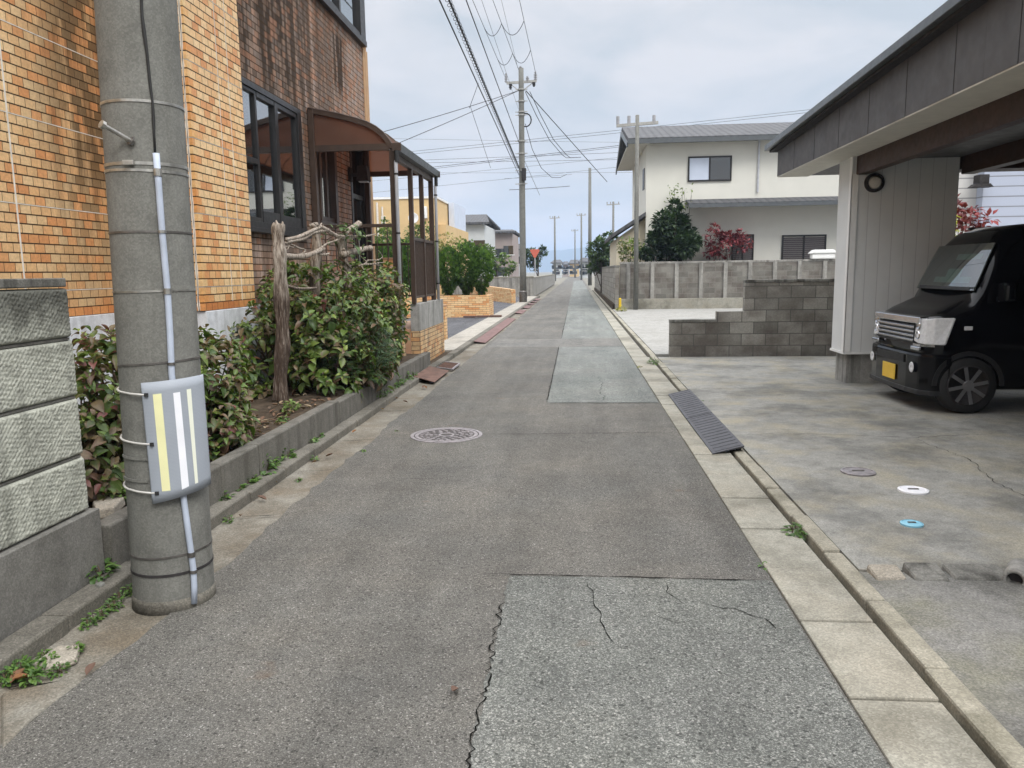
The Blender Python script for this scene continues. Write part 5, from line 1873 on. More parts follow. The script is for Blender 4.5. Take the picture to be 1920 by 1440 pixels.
# lower roof strip in front
z0 = H(1430, 388)[1]
z1 = H(1430, 370)[1]
xa = H(1285, 390)[0]
MB().hexa([(xa, HY - 1.0, z0), (15, HY - 1.0, z0), (15, HY - 0.003, z1 - .18), (xa, HY - 0.003, z1 - .18)], [(xa, HY - 1.0, z0 + .12), (15, HY - 1.0, z0 + .12), (15, HY - 0.003, z1 - .02), (xa, HY - 0.003, z1 - .02)]).build('lower_roof', 'roof_tile', hs)
MB().box(xa, 15, HY - 1.08, HY - 1.0, z0 - .05, z0 + .08).build('lower_gutter', 'gutter_metal', hs)
for (xa1, ya1, xb1, yb1, kind) in ((1290, 294, 1371, 339, 'w'), (1466, 441, 1547, 492, 's'), (1372, 440, 1412, 490, 's')):
    (x0, zt), (x1, zb) = H(xa1, ya1), H(xb1, yb1)
    wf = framed('window', [(x0, x1, HY - 0.06, HY - 0.001, zt - 0.06, zt), (x0, x1, HY - 0.06, HY - 0.001, zb, zb + 0.06), (x0, x0 + 0.06, HY - 0.06, HY - 0.001, zb + .06, zt - .06), (x1 - 0.06, x1, HY - 0.06, HY - 0.001, zb + .06, zt - .06), ((x0 + x1) / 2 - .03, (x0 + x1) / 2 + .03, HY - 0.055, HY - 0.001, zb + .06, zt - .06)], 'dark_alu', hs)
    if kind == 'w':
        MB().box(x0 + .06, (x0 + x1) / 2 - .03, HY - .03, HY - .02, zb + .06, zt - .06).build('pane', 'blue_wall', wf)
        MB().box((x0 + x1) / 2 + .03, x1 - .06, HY - .03, HY - .02, zb + .06, zt - .06).build('pane', 'glass_dark', wf)
    else:
        mm = MB()
        z = zb + .06
        while z < zt - .1:
            mm.box(x0 + .06, x1 - .06, HY - .035, HY - .02, z, z + .07)
            z += .078
        mm.build('shutter', 'shutter_dark', wf)
# round-topped side window on the gable wall
MB().box(hx0 - .03, hx0 + .01, 32.2, 32.9, H(1230, 350)[1], H(1230, 310)[1]).build('side_window', 'dark_alu', hs)
MB().tube([(H(1422, 300)[0], HY - .05, zE), (H(1422, 300)[0], HY - .05, z1 + .2)], .04, 8).build('downpipe', 'silver_pipe', hs)
# lean-to on the left of the house
(lx, lz), (mx, mz) = H(1145, 440), H(1208, 402)
MB().box(lx + .25, hx0 - .002, HY + .3, 38, 0.2, lz - .15).build('lean_to_wall', 'cream_wall', hs)
MB().prism([(lx + .25, lz - .15), (hx0 - .004, lz - .15), (hx0 - .004, mz - .15)], 'y', HY + .302, 37.9).build('lean_to_gable', 'cream_wall', hs)
MB().hexa([(lx, HY - .1, lz - .15), (hx0 - .004, HY - .1, mz - .05), (hx0 - .004, 38.2, mz - .05), (lx, 38.2, lz - .15)], [(lx, HY - .1, lz), (hx0 - .004, HY - .1, mz + .1), (hx0 - .004, 38.2, mz + .1), (lx, 38.2, lz)]).build('lean_to_roof', 'roof_tile', hs)

# house garden
def crown_at(px, py, Y, rx, rz, ry=None):
    p = at(px, py, Y)
    return ((p.x, p.y, p.z), (rx, ry or rx, rz))


tree('garden_tree', 'dense dark green garden tree in front of the white house', 'tree', (at(1255, 500, 30.6).x, 30.6, 0.2), [crown_at(1255, 450, 30.6, 1.1, 1.0), crown_at(1260, 410, 30.6, .8, .75), crown_at(1232, 465, 30.4, .75, .75), crown_at(1285, 455, 30.5, .5, .6)], 7500, .19, DK, 1)
tree('red_maple', 'red leaved maple shrub against the white house wall', 'shrub', (at(1365, 500, 30.7).x, 30.7, 0.2), [crown_at(1362, 462, 30.7, .85, .5, .6), crown_at(1385, 440, 30.7, .6, .4, .5), crown_at(1340, 445, 30.7, .45, .4, .4)], 1300, .15, RD, 2, .04)
tree('sparse_tree', 'thin pale twiggy tree rising above the dark garden tree', 'tree', (at(1272, 500, 31.0).x, 31.0, 0.2), [crown_at(1275, 372, 31.0, .65, .55, .3)], 90, .12, LT, 3, .035)
tree('garden_shrub', 'yellow green shrub on top of the block wall by the lean-to', 'shrub', (at(1180, 500, 30.4).x, 30.4, 0.2), [crown_at(1182, 472, 30.4, .5, .5)], 500, .14, LT + YL[:1], 4, .03)
tree('roadside_tree', 'rounded green tree leaning over the right roadside wall', 'tree', (at(1128, 520, 45).x, 45, 0), [crown_at(1126, 478, 45, .85, 1.1), crown_at(1140, 462, 45.5, .7, .8), crown_at(1118, 495, 46, .55, .6)], 2200, .22, MD + DK[:2], 5)
MB_ = MB()
p = at(1545, 466, 29.5)
root = thing('wall_ornament', 'white object standing on the block wall beside the carport post', 'garden ornament', (p.x, 29.66, 1.8))
MB().box(p.x - .42, p.x + .42, 29.5, 29.8, 1.802, 2.0).build('box', 'white_paint', root, bevel=.04)
MB().prism([(p.x - .5, 2.0), (p.x + .5, 2.0), (p.x + .35, 2.14), (p.x - .35, 2.14)], 'y', 29.46, 29.84).build('lid', 'white_paint', root, bevel=.03)
p = at(1155, 565, 29.3)
root = thing('yellow_marker', 'small yellow marker post at the corner of the block wall', 'marker', (p.x + .15, 29.3, 0))
MB().tube([(p.x + .15, 29.3, 0), (p.x + .15, 29.3, .42)], .05, 10).build('post', 'sign_yellow', root)
MB().lathe([(.052, 0), (.05, .03), (.01, .05)], (p.x + .15, 29.3, .42), n=12).build('cap', 'sign_yellow', root)

# carport
cp = thing('carport', 'grey carport with dark fascia and white sided pillar on the right', 'carport', (4.0, 8, 0))
MB().box(3.40, 4.66, 10.05, 10.55, 0.43, 2.845).build('pillar', 'siding', cp, bevel=.004)
MB().box(3.385, 4.675, 10.035, 10.565, 0.40, 0.43).build('flashing', 'white_paint', cp)
MB().box(3.385, 3.47, 10.03, 10.048, 0.432, 2.63).box(3.385, 3.398, 10.03, 10.12, 0.432, 2.84).build('corner_trim', 'white_paint', cp, bevel=.004)
MB().box(3.45, 4.62, 10.1, 10.5, -0.05, 0.398).build('plinth', 'porch_concrete', cp)
# fascia boards with vertical seams
yF0, yF1 = 1.2, 12.1


def ztop(y):
    return 3.215 + (12.1 - y) * 0.032


mb = MB()
y = yF0
while y < yF1 - .01:
    y2 = min(y + .455, yF1)
    o = 0.0 if int(y / .455) % 2 else .003
    b = [(3.0 - o, y + .004, 2.85), (3.02, y + .004, 2.85), (3.02, y2 - .004, 2.85), (3.0 - o, y2 - .004, 2.85)]
    t = [(3.0 - o, y + .004, ztop(y)), (3.02, y + .004, ztop(y)), (3.02, y2 - .004, ztop(y2)), (3.0 - o, y2 - .004, ztop(y2))]
    mb.hexa(b, t)
    y = y2
mb.build('fascia', 'fascia', cp)
MB().hexa([(3.022, yF0, 2.852), (9.5, yF0, 2.852), (9.5, yF1 - .03, 2.852), (3.022, yF1 - .03, 2.852)], [(3.022, yF0, ztop(yF0) - .01), (9.5, yF0, ztop(yF0) - .01), (9.5, yF1 - .03, ztop(yF1) - .01), (3.022, yF1 - .03, ztop(yF1) - .01)]).build('roof_core', 'fascia', cp)
MB().box(3.003, 3.44, yF0, yF1 - .02, 2.838, 2.8505).build('soffit', 'soffit', cp)
MB().hexa([(2.9, yF0 - .1, ztop(yF0)), (9.6, yF0 - .1, ztop(yF0)), (9.6, yF1 + .1, ztop(yF1)), (2.9, yF1 + .1, ztop(yF1))], [(2.9, yF0 - .1, ztop(yF0) + .03), (9.6, yF0 - .1, ztop(yF0) + .03), (9.6, yF1 + .1, ztop(yF1) + .03), (2.9, yF1 + .1, ztop(yF1) + .03)]).build('gap_shade_slab', 'iron_dark', cp)  # black slab stands in for the shaded gap below the roof sheet
MB().hexa([(2.84, yF0 - .15, ztop(yF0) + .032), (9.6, yF0 - .15, ztop(yF0) + .032), (9.6, yF1 + .17, ztop(yF1) + .032), (2.84, yF1 + .17, ztop(yF1) + .032)], [(2.84, yF0 - .15, ztop(yF0) + .115), (9.6, yF0 - .15, ztop(yF0) + .115), (9.6, yF1 + .17, ztop(yF1) + .115), (2.84, yF1 + .17, ztop(yF1) + .115)]).build('roof_sheet', 'gutter_metal', cp, bevel=.006)
MB().box(3.442, 3.56, yF0, 10.045, 2.62, 2.85).build('edge_beam', 'beam_brown', cp)
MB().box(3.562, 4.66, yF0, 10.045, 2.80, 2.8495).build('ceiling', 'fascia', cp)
MB().box(4.70, 4.85, yF0, 10.09, 2.60, 2.848).build('cross_beam', 'beam_brown', cp)
MB().box(4.68, 9.3, 10.1, 10.45, 2.66, 2.8485).build('lintel', 'beam_brown', cp)
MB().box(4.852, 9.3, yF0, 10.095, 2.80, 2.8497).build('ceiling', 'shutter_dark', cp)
MB().box(9.3, 9.5, yF0, 10.5, -0.05, 2.85).build('added_shade_wall', 'shutter_dark', cp)  # out-of-view wall added to keep the carport interior dark
MB().box(3.7, 9.29, 1.25, 1.4, -0.05, 2.84).build('added_shade_wall', 'shutter_dark', cp)  # unseen near-end wall added to cut light on pillar and van
p = at(1638, 343, 10.05)
wl = MB().lathe([(.115, 10.049), (.115, 10.0), (.085, 9.985), (.085, 10.0)], (p.x, 0, p.z), 'y', 28).build('wall_lamp', 'iron_dark', cp)
MB().lathe([(.083, 10.0), (.06, 9.99), (.01, 9.985)], (p.x, 0, p.z), 'y', 24).build('lamp_lens', 'soffit', wl, smooth=True)

# kei van
VX, VY = 3.50, 8.69
van = thing('black_van', 'black boxy small van parked nose out under the carport', 'van', (VX, VY, 0.02))
ST = [(0.0, .36, .80, .60, .58), (.025, .30, .93, .67, .64), (.08, .25, 1.0, .715, .68), (.18, .23, 1.06, .735, .70), (.42, .22, 1.17, .74, .70), (.50, .22, 1.36, .74, .685), (.58, .22, 1.56, .74, .67),
      (.66, .22, 1.73, .74, .655), (.76, .22, 1.84, .74, .64), (.92, .22, 1.90, .74, .63), (1.3, .22, 1.93, .74, .63), (2.4, .22, 1.94, .74, .63), (3.15, .22, 1.92, .74, .63), (3.32, .26, 1.86, .73, .62), (3.385, .34, 1.7, .69, .58), (3.40, .42, 1.5, .62, .5)]


def vsec(st, n=40):
    x, zb, zt, wb, wt = st
    hgt = zt - zb
    out = []
    for k in range(n):
        a = 2 * PI * k / n
        ca, sa = math.cos(a), math.sin(a)
        e = 0.28
        yy = math.copysign(abs(ca) ** e, ca)
        zz = math.copysign(abs(sa) ** e, sa)
        z = zb + hgt * (zz + 1) / 2
        q = max(0, min(1, (z - 1.0) / .9))
        w = wb + (wt - wb) * q if zt > 1.2 else wb
        out.append((VX + x, VY + yy * w, z))
    return out


mb = MB()
secs = [vsec(s) for s in ST]
n = len(secs[0])
v = [p for s in secs for p in s]
f = []
for i in range(len(secs) - 1):
    for k in range(n):
        k2 = (k + 1) % n
        f.append((i * n + k, i * n + k2, (i + 1) * n + k2, (i + 1) * n + k))
f += [tuple(range(n - 1, -1, -1)), tuple((len(secs) - 1) * n + k for k in range(n))]
mb.add(v, f)
body = mb.build('body', 'car_black', van, smooth=True)


def vy(z, y0=.74, y1=.63):
    return y0 + (y1 - y0) * max(0, min(1, (z - 1.0) / .9))


# windscreen follows the raked front
WS = [(.455, 1.235, .645), (.50, 1.345, .64), (.58, 1.54, .615), (.655, 1.705, .59)]
mb = MB()


def wsp(u, v):
    t = v * (len(WS) - 1)
    i = min(len(WS) - 2, int(t))
    k = t - i
    x, z, w = [WS[i][j] * (1 - k) + WS[i + 1][j] * k for j in range(3)]
    s = u * 2 - 1
    return (VX + x - .018 - .02 * (1 - s * s), VY + s * w, z + .012)


mb.grid(wsp, 12, 9)
ws = mb.build('windscreen', 'windscreen', van, smooth=True, fix=False)
# things seen behind the windscreen: dark shelf, pale dash, seats
mb = MB()
mb.grid(lambda u, v: (wsp(u, v)[0] + .012, wsp(u, v)[1], wsp(u, v)[2] - .004), 12, 9)
mb.build('windscreen_backing', 'rubber', ws, smooth=True, fix=False)
for (u, vv, wu, wv, mat, nm) in ((.42, .3, .30, .075, 'mint', 'dash_shelf'), (.42, .44, .12, .08, 'mint', 'dash_screen'), (.3, .74, .2, .06, 'mint', 'sun_visor')):
    m = MB()
    m.grid(lambda a, b: tuple(np.array(wsp(u + (a - .5) * wu * 2, vv + (b - .5) * wv * 2)) + np.array((.006, 0, -.002))), 6, 4)
    m.build(nm, mat, ws, smooth=True, fix=False)
mb = MB()
mb.grid(lambda a, b: tuple(np.array(wsp(.06 + .88 * a, .0 + .1 * b)) + np.array((-.004, 0, .002))), 10, 3)
mb.build('cowl', 'black_plastic', ws, smooth=True, fix=False)
# side glass (both sides)
for sg in (-1, 1):
    for x0, x1, xs in ((.78, 1.42, .16), (1.5, 2.35, 0), (2.42, 3.2, 0)):
        def sp_(u, v):
            z = 1.14 + .52 * v
            x = x0 + xs * 0 + (x1 - x0) * u + (xs * v * (1 - u) if xs else 0)
            return (VX + x, VY + sg * (vy(z) + .004), z)
        MB().grid(sp_, 6, 5).build('side_window', 'glass_dark', van, smooth=True, fix=False)
    # headlight
    hl = [(-.032, .475), (-.03, .57), (-.006, .672), (.042, .732), (.17, .772), (.19, .772), (.18, .68), (.05, .60), (.02, .475)]
    m = MB()
    n_ = len(hl)
    top_ = [(VX + a + .016 + (.035 if i in (4, 5) else 0), VY + sg * (b - .004), .965 + (.02 if i in (3, 4, 5) else 0)) for i, (a, b) in enumerate(hl)]
    bot_ = [(VX + a + (-.035 if i in (4, 5) else 0), VY + sg * b, .715 + (.02 if i in (0, 8) else 0)) for i, (a, b) in enumerate(hl)]
    m.add(bot_ + top_, [tuple(range(n_)), tuple(range(2 * n_ - 1, n_ - 1, -1))] + [(i, (i + 1) % n_, n_ + (i + 1) % n_, n_ + i) for i in range(n_)])
    hd = m.build('headlight', 'lens', van, bevel=.014)
    for yy, zz_ in ((.545, .80), (.545, .90)):
        MB().lathe([(.046, VX - .024), (.04, VX - .032), (.01, VX - .02)], (0, VY + sg * yy, zz_), 'x', 18).build('headlight_bulb', 'chrome', hd)
    m = MB()
    m.bar((VX - .028, VY + sg * .47, .70), (VX - .01, VY + sg * .60, .70), .02, .024).bar((VX - .01, VY + sg * .60, .70), (VX + .075, VY + sg * .725, .705), .02, .024)
    m.build('headlight_trim', 'chrome', hd)
    MB().lathe([(.055, VX - .062), (.05, VX - .066), (.01, VX - .06)], (0, VY + sg * .53, .47), 'x', 18).build('fog_lamp', 'lens', van, smooth=True)
    MB().box(VX + .33, VX + .41, VY + sg * .738, VY + sg * .75, .86, .90).build('side_marker', 'lens', van, bevel=.008)
    # mirror
    mr = MB().box(VX + .60, VX + .70, VY + sg * .76, VY + sg * .93, 1.14, 1.33).build('mirror', 'car_black', van, bevel=.03)
    MB().bar((VX + .66, VY + sg * .72, 1.16), (VX + .66, VY + sg * .80, 1.18), .04).build('mirror_arm', 'black_plastic', mr)
    # wheels
    for wx in (.40, 2.83):
        m = MB()
        oy = VY + sg * .755
        iy = VY + sg * .60
        m.lathe([(.19, oy), (.262, oy), (.282, oy - sg * .02), (.285, (oy + iy) / 2), (.282, iy + sg * .02), (.19, iy)], (VX + wx, 0, .305), 'y', 36)
        wh = m.build('wheel', 'rubber', van, smooth=True)
        m = MB()
        m.lathe([(.205, oy + sg * .002), (.19, oy + sg * .006), (.178, oy - sg * .02), (.02, oy - sg * .03)], (VX + wx, 0, .305), 'y', 36)
        m.build('rim', 'iron_dark', wh, smooth=True)
        m = MB()
        for k in range(8):
            a = 2 * PI * k / 8 + .2
            m.bar((VX + wx + .04 * math.cos(a), oy - sg * .004, .305 + .04 * math.sin(a)), (VX + wx + .19 * math.cos(a), oy + sg * .002, .305 + .19 * math.sin(a)), .035, .016, up=(0, 1, 0))
        m.lathe([(.055, oy + sg * .006), (.05, oy + sg * .012), (.01, oy + sg * .012)], (VX + wx, 0, .305), 'y', 18)
        m.build('spokes', 'alloy', wh)
        # arch
        m = MB()
        v, f = [], []
        for k in range(21):
            a = PI * k / 20
            for rr_, yy in ((.30, .742), (.345, .742), (.345, .752), (.30, .752)):
                v.append((VX + wx + rr_ * math.cos(a), VY + sg * yy, .305 + rr_ * math.sin(a)))
        for k in range(20):
            for j in range(4):
                f.append((4 * k + j, 4 * k + (j + 1) % 4, 4 * k + 4 + (j + 1) % 4, 4 * k + 4 + j))
        m.add(v, f).build('wheel_arch', 'black_plastic', van)
# grille, chrome, bumper, plate
MB().box(VX - .03, VX + .03, VY - .465, VY + .465, .70, .90).build('grille', 'black_plastic', van, bevel=.008)
mb = MB()
for z in (.73, .775, .82, .865):
    mb.box(VX - .042, VX - .028, VY - .46, VY + .46, z, z + .022)
mb.build('grille_bars', 'chrome', van, bevel=.004)
MB().prism([(VX - .035, VY - .58), (VX - .045, VY - .3), (VX - .05, VY), (VX - .045, VY + .3), (VX - .035, VY + .58), (VX + .06, VY + .58), (VX + .06, VY - .58)], 'z', .915, .985).build('bonnet_strip', 'chrome', van, bevel=.01)
bp_ = [(VX + .24, VY - .76), (VX + .05, VY - .735), (VX - .03, VY - .64), (VX - .06, VY - .4), (VX - .065, VY), (VX - .06, VY + .4), (VX - .03, VY + .64), (VX + .05, VY + .735), (VX + .24, VY + .76), (VX + .25, VY)]
MB().prism(bp_, 'z', .22, .62).build('bumper', 'car_black', van, bevel=.03)
MB().prism([(x - .008 if x < VX + .2 else x, y) for x, y in bp_], 'z', .20, .25).build('front_lip', 'black_plastic', van, bevel=.008)
MB().box(VX - .074, VX - .062, VY - .35, VY + .35, .50, .58).build('air_intake', 'rubber', van)
MB().box(VX - .082, VX - .07, VY - .165, VY + .165, .29, .455).build('number_plate', 'plate_yellow', van, bevel=.004)
mb = MB().box(VX - .045, VX - .01, VY - .72 + .1, VY - .43, .645, .685).box(VX - .045, VX - .01, VY + .43, VY + .62, .645, .685)
mb.build('bumper_trim', 'chrome', van, bevel=.01)
MB().bar((VX + .95, VY - .60, 1.905), (VX + 3.1, VY - .60, 1.925), .03).bar((VX + .95, VY + .60, 1.905), (VX + 3.1, VY + .60, 1.925), .03).build('roof_rail', 'gutter_metal', van)
MB().box(VX + 1.30, VX + 1.44, VY - .757, VY - .742, 1.0, 1.03).box(VX + 1.56, VX + 1.70, VY - .757, VY - .742, 1.0, 1.03).build('door_handle', 'chrome', van, bevel=.004)

# sided house seen under the carport
sh = thing('sided_house', 'house with white and bluish lap siding seen through the carport opening', 'house', (11, 20, 0))
MB().box(8.75, 9.85, 20.3, 22, 0.0, 5.0).build('wall', 'lap_siding', sh)
MB().box(9.852, 18, 20.0, 22, 0.0, 5.0).build('wall', 'lap_siding_blue', sh)
MB().box(8.7, 18.2, 19.7, 22.3, 5.002, 5.15).build('roof', 'roof_tile', sh)
for x0 in (10.3, 11.3):
    wf = framed('window', [(x0, x0 + .7, 19.93, 19.998, 3.9, 3.96), (x0, x0 + .7, 19.93, 19.998, 4.84, 4.9), (x0, x0 + .06, 19.93, 19.998, 3.96, 4.84), (x0 + .64, x0 + .7, 19.93, 19.998, 3.96, 4.84)], 'dark_alu', sh)
    MB().box(x0 + .06, x0 + .64, 19.97, 19.98, 3.96, 4.84).build('pane', 'glass_dark', wf)
p = at(1838, 338, 19.9)
lp = MB().box(p.x - .12, p.x + .12, 19.7, 19.998, p.z - .1, p.z + .12).build('wall_lamp', 'iron_dark', sh, bevel=.02)
MB().prism([(p.x - .3, p.z - .18), (p.x + .2, p.z - .18), (p.x + .12, p.z - .1), (p.x - .2, p.z - .1)], 'y', 19.65, 19.9).build('lamp_shade', 'iron_dark', lp)
tree('red_shrub', 'dark red leaved shrub glimpsed behind the van', 'shrub', (at(1800, 500, 17).x, 17, 0), [crown_at(1805, 420, 17, .55, .32), crown_at(1790, 395, 17, .28, .2), crown_at(1825, 432, 17, .35, .2)], 420, .14, [(0.2, .03, .03), (.14, .025, .025)], 11, .04)
tree('yellow_shrub', 'yellow green shrub between carport pillar and the van', 'shrub', (at(1772, 500, 16).x, 16, 0), [crown_at(1770, 430, 16, .2, .35), crown_at(1774, 462, 16, .2, .25)], 320, .12, [(.3, .3, .04), (.2, .25, .04)], 12, .03)

#@@FAR LEFT
tb = thing('tan_building', 'tan rendered building behind the canopy with white air conditioner box', 'building', (-12, 46, 0))
TY = 45.0


def T(x, y):
    p = at(x, y, TY)
    return p.x, p.z


xr = T(818, 400)[0]
MB().box(-26, xr, TY, 56, 0, T(760, 373)[1]).build('wall', 'tan_wall', tb)
MB().box(-26.1, xr + .06, TY - .06, 56.1, T(760, 373)[1] + .002, T(760, 369)[1]).build('parapet', 'white_paint', tb)
MB().box(xr + .002, T(833, 400)[0], TY + .5, 55, 0, T(826, 420)[1]).build('wing_wall', 'tan_wall', tb)
MB().box(xr + .08, T(832, 400)[0], TY + 4, 54, T(826, 420)[1] + .002, T(826, 368)[1]).build('rear_block', 'blue_wall', tb)
(x0, z1_), (x1, z0_) = T(715, 405), T(723, 425)
wf = framed('window', [(x0, x1, TY - .06, TY - .002, z0_, z0_ + .05), (x0, x1, TY - .06, TY - .002, z1_ - .05, z1_), (x0, x0 + .05, TY - .06, TY - .002, z0_ + .05, z1_ - .05), (x1 - .05, x1, TY - .06, TY - .002, z0_ + .05, z1_ - .05)], 'white_paint', tb)
MB().box(x0 + .05, x1 - .05, TY - .03, TY - .02, z0_ + .05, z1_ - .05).build('pane', 'glass_dark', wf)
(x0, z1_), (x1, z0_) = T(794, 388), T(802, 410)
MB().box(x0, x1, TY - .3, TY - .002, z0_, z1_).build('air_conditioner', 'white_paint', tb, bevel=.03)
p = at(779, 410, TY)
MB().lathe([(.02, TY - .5), (.28, TY - .62), (.30, TY - .62), (.04, TY - .46)], (p.x, 0, p.z), 'y', 20).build('satellite_dish', 'white_paint', tb, smooth=True)
p = at(708, 395, TY)
MB().tube([(p.x, TY - .08, T(708, 380)[1]), (p.x, TY - .08, 0.5)], .06, 8).tube([(p.x + .3, TY - .08, T(708, 388)[1]), (p.x + .3, TY - .08, 1.5)], .05, 8).build('drainpipe', 'joint_white', tb)
tree('yellow_bush', 'cream yellow variegated bush behind the clipped conifers', 'shrub', (at(836, 500, 31).x, 31, 0), [crown_at(836, 455, 31, .62, .38), crown_at(826, 468, 31, .5, .4)], 700, .13, YL, 21, .04)
tree('pale_tree', 'pale green young tree by the tan building seen through the canopy', 'tree', (at(712, 500, 34).x, 34, 0), [crown_at(712, 442, 34, .75, .55), crown_at(722, 430, 34, .4, .4)], 700, .14, LT, 22, .05)
tree('pale_tree', 'light green bushy tree framed between the canopy posts', 'tree', (at(785, 500, 33).x, 33, 0), [crown_at(790, 435, 33, .6, .5), crown_at(770, 450, 33, .7, .5)], 800, .14, LT + MD[:1] + YL[3:], 23, .05)
tree('hedge_tree', 'bright green rounded tree just beyond the brick planters', 'tree', (at(930, 520, 52).x, 52, 0), [crown_at(925, 482, 52, .95, .95), crown_at(945, 497, 52, .8, .55), crown_at(908, 490, 52, .7, .8)], 1600, .22, LT + MD, 24, .1)
tree('corner_tree', 'dull green tree behind the red road sign', 'tree', (at(1008, 515, 75).x, 75, 0), [crown_at(1008, 478, 75, 1.1, 1.0), crown_at(995, 485, 75, .8, .9)], 1200, .28, MD + DK, 25, .1)


def far_house(name, label, px0, px1, py_e, py_r, Y, wall, ridge='x', depth=9, win=((.3, .45),)):
    a, b = at(px0, py_e, Y), at(px1, py_e, Y)
    zr = at(px0, py_r, Y).z
    rt = thing(name, label, 'house', ((a.x + b.x) / 2, Y + depth / 2, 0))
    MB().box(a.x, b.x, Y, Y + depth, -.1, a.z).build('wall', wall, rt)
    ov = .5
    if ridge == 'x':
        m = MB()
        for y0, y1 in ((Y - ov, Y + depth / 2), (Y + depth + ov, Y + depth / 2)):
            q = [(a.x - ov, y0, a.z), (b.x + ov, y0, a.z), (b.x + ov - .8, y1, zr), (a.x - ov + .8, y1, zr)]
            m.hexa(q, [(p[0], p[1], p[2] + .18) for p in q])
        m.build('roof', 'roof_tile', rt)
    else:
        m = MB()
        mx = (a.x + b.x) / 2
        for x0 in (a.x - ov, b.x + ov):
            q = [(x0, Y - ov, a.z - .1), (mx, Y - ov, zr), (mx, Y + depth, zr), (x0, Y + depth, a.z - .1)]
            m.hexa(q, [(p[0], p[1], p[2] + .2) for p in q])
        m.build('roof', 'roof_tile', rt)
        MB().prism([(a.x, a.z), (b.x, a.z), (mx, zr)], 'y', Y + .002, Y + .2).build('gable_wall', wall, rt)
    for u, h in win + ((.15, .6), (.85, .6), (.2, .2), (.6, .2)):
        x = a.x + (b.x - a.x) * u
        z = a.z * h
        MB().box(x - .5, x + .5, Y - .05, Y - .002, z, z + .9).build('window', 'glass_dark', rt)
        MB().box(x - .65, x + .65, Y - .08, Y - .051, z - .06, z).build('window_sill', 'white_paint', rt)
    return rt


far_house('far_house', 'pale grey house with hipped grey roof left of the far pole', 842, 908, 422, 400, 68, 'grey_wall', 'x', 9, ((.45, .6), (.75, .25)))
far_house('far_house', 'brownish pink house with flat grey roof next to the far pole', 912, 960, 438, 430, 80, 'pink_wall', 'x', 9, ((.5, .55),))
far_house('far_house', 'low grey roofed house partly hidden behind the far pole', 940, 975, 470, 458, 95, 'grey_wall', 'x', 9, ((.5, .4),))
for i, (x0, x1, ye, yr, Y, wl, lab) in enumerate([(1036, 1052, 494, 488, 190, 'grey_wall', 'tiny pale house at the far end of the road, left side'), (1055, 1066, 497, 491, 230, 'pink_wall', 'tiny brown house in the middle of the road vanishing point'), (1068, 1086, 495, 488, 210, 'tan_wall', 'tiny tan house at the far end of the road, right side'), (1088, 1104, 492, 484, 170, 'grey_wall', 'small grey house beyond the roadside tree')]):
    far_house('distant_house', lab, x0, x1, ye, yr, Y, wl, 'x', 9, ((.5, .45),))
bw = thing('low_concrete_wall', 'pale low concrete wall along the road left of the far pole', 'wall', (-3, 48, 0))
MB().box(-9, -2.55, 46.4, 46.6, 0, 1.15).box(-2.75, -2.55, 46.6, 95, 0, 1.1).build('wall', 'block_grey', bw)
MB().box(-9.02, -2.53, 46.38, 46.62, 1.152, 1.22).box(-2.77, -2.53, 46.62, 95, 1.102, 1.17).build('coping', 'gutter_concrete_pale', bw)

# red road sign
p = at(1003, 476, 62)
sg = thing('road_sign', 'red inverted triangular road sign on a grey post beside the far road', 'road sign', (p.x, 62, 0))
R_ = .42
tri = []
for k, a in enumerate((PI / 2 + PI, PI / 2 + PI + 2 * PI / 3, PI / 2 + PI + 4 * PI / 3)):
    for da in (-.16, 0, .16):
        tri.append((p.x + R_ * math.cos(a + da) * (.97 if da else 1.0), p.z + .1 + R_ * math.sin(a + da) * (.97 if da else 1.0)))
MB().prism(tri, 'y', 61.9, 61.93).build('sign_plate', 'sign_red', sg)
MB().tube([(p.x, 61.97, 0), (p.x, 61.97, p.z + .4)], .035, 8).build('post', 'silver_pipe', sg)

#@@FAR POLE AND WIRES
FPY = 37.2
base = at(981, 568, FPY)
ztp = at(977, 128, FPY)
fp = thing('utility_pole', 'slim concrete utility pole with crossarm standing by the left kerb far down the road', 'utility pole', (base.x, FPY, 0))
fx = lambda z: base.x + (ztp.x - base.x) * z / ztp.z
zz = [0, 2, 4, 6, 8, 10, ztp.z]
MB().tube([(fx(z), FPY, z) for z in zz], [.165 - .0045 * z for z in zz], 16).build('shaft', 'pole_concrete', fp, smooth=True)
MB().lathe([(.19, 0), (.19, .55), (.16, .6)], (base.x, FPY, 0), n=16).build('foot_sleeve', 'steel_dark', fp)
la, ra = at(950, 156, FPY), at(1006, 152, FPY)
arm = MB().bar(la, ra, .1, .1).build('crossarm', 'steel', fp)
MB().bar(at(955, 156, FPY) + Vector((0, .06, 0)), at(976, 172, FPY) + Vector((0, .06, 0)), .035).bar(at(1001, 153, FPY) + Vector((0, .06, 0)), at(979, 170, FPY) + Vector((0, .06, 0)), .035).build('arm_brace', 'steel', fp)
for (x, y, h) in ((949, 155, 16), (957, 157, -10), (1004, 151, 15), (1001, 154, -8), (989, 154, 10), (976, 130, 5)):
    c = at(x, y, FPY)
    d = h / 1440 * FPY
    m = MB()
    for k in range(4):
        z0 = c.z + d * (k + .3) / 4
        m.tube([(c.x, FPY, z0), (c.x, FPY, z0 + d * .12)], .075 if k < 3 else .05, 10)
    m.tube([(c.x, FPY, c.z), (c.x, FPY, c.z + d)], .03, 8)
    m.build('insulator', 'porcelain' if h > 0 else 'iron_dark', fp)
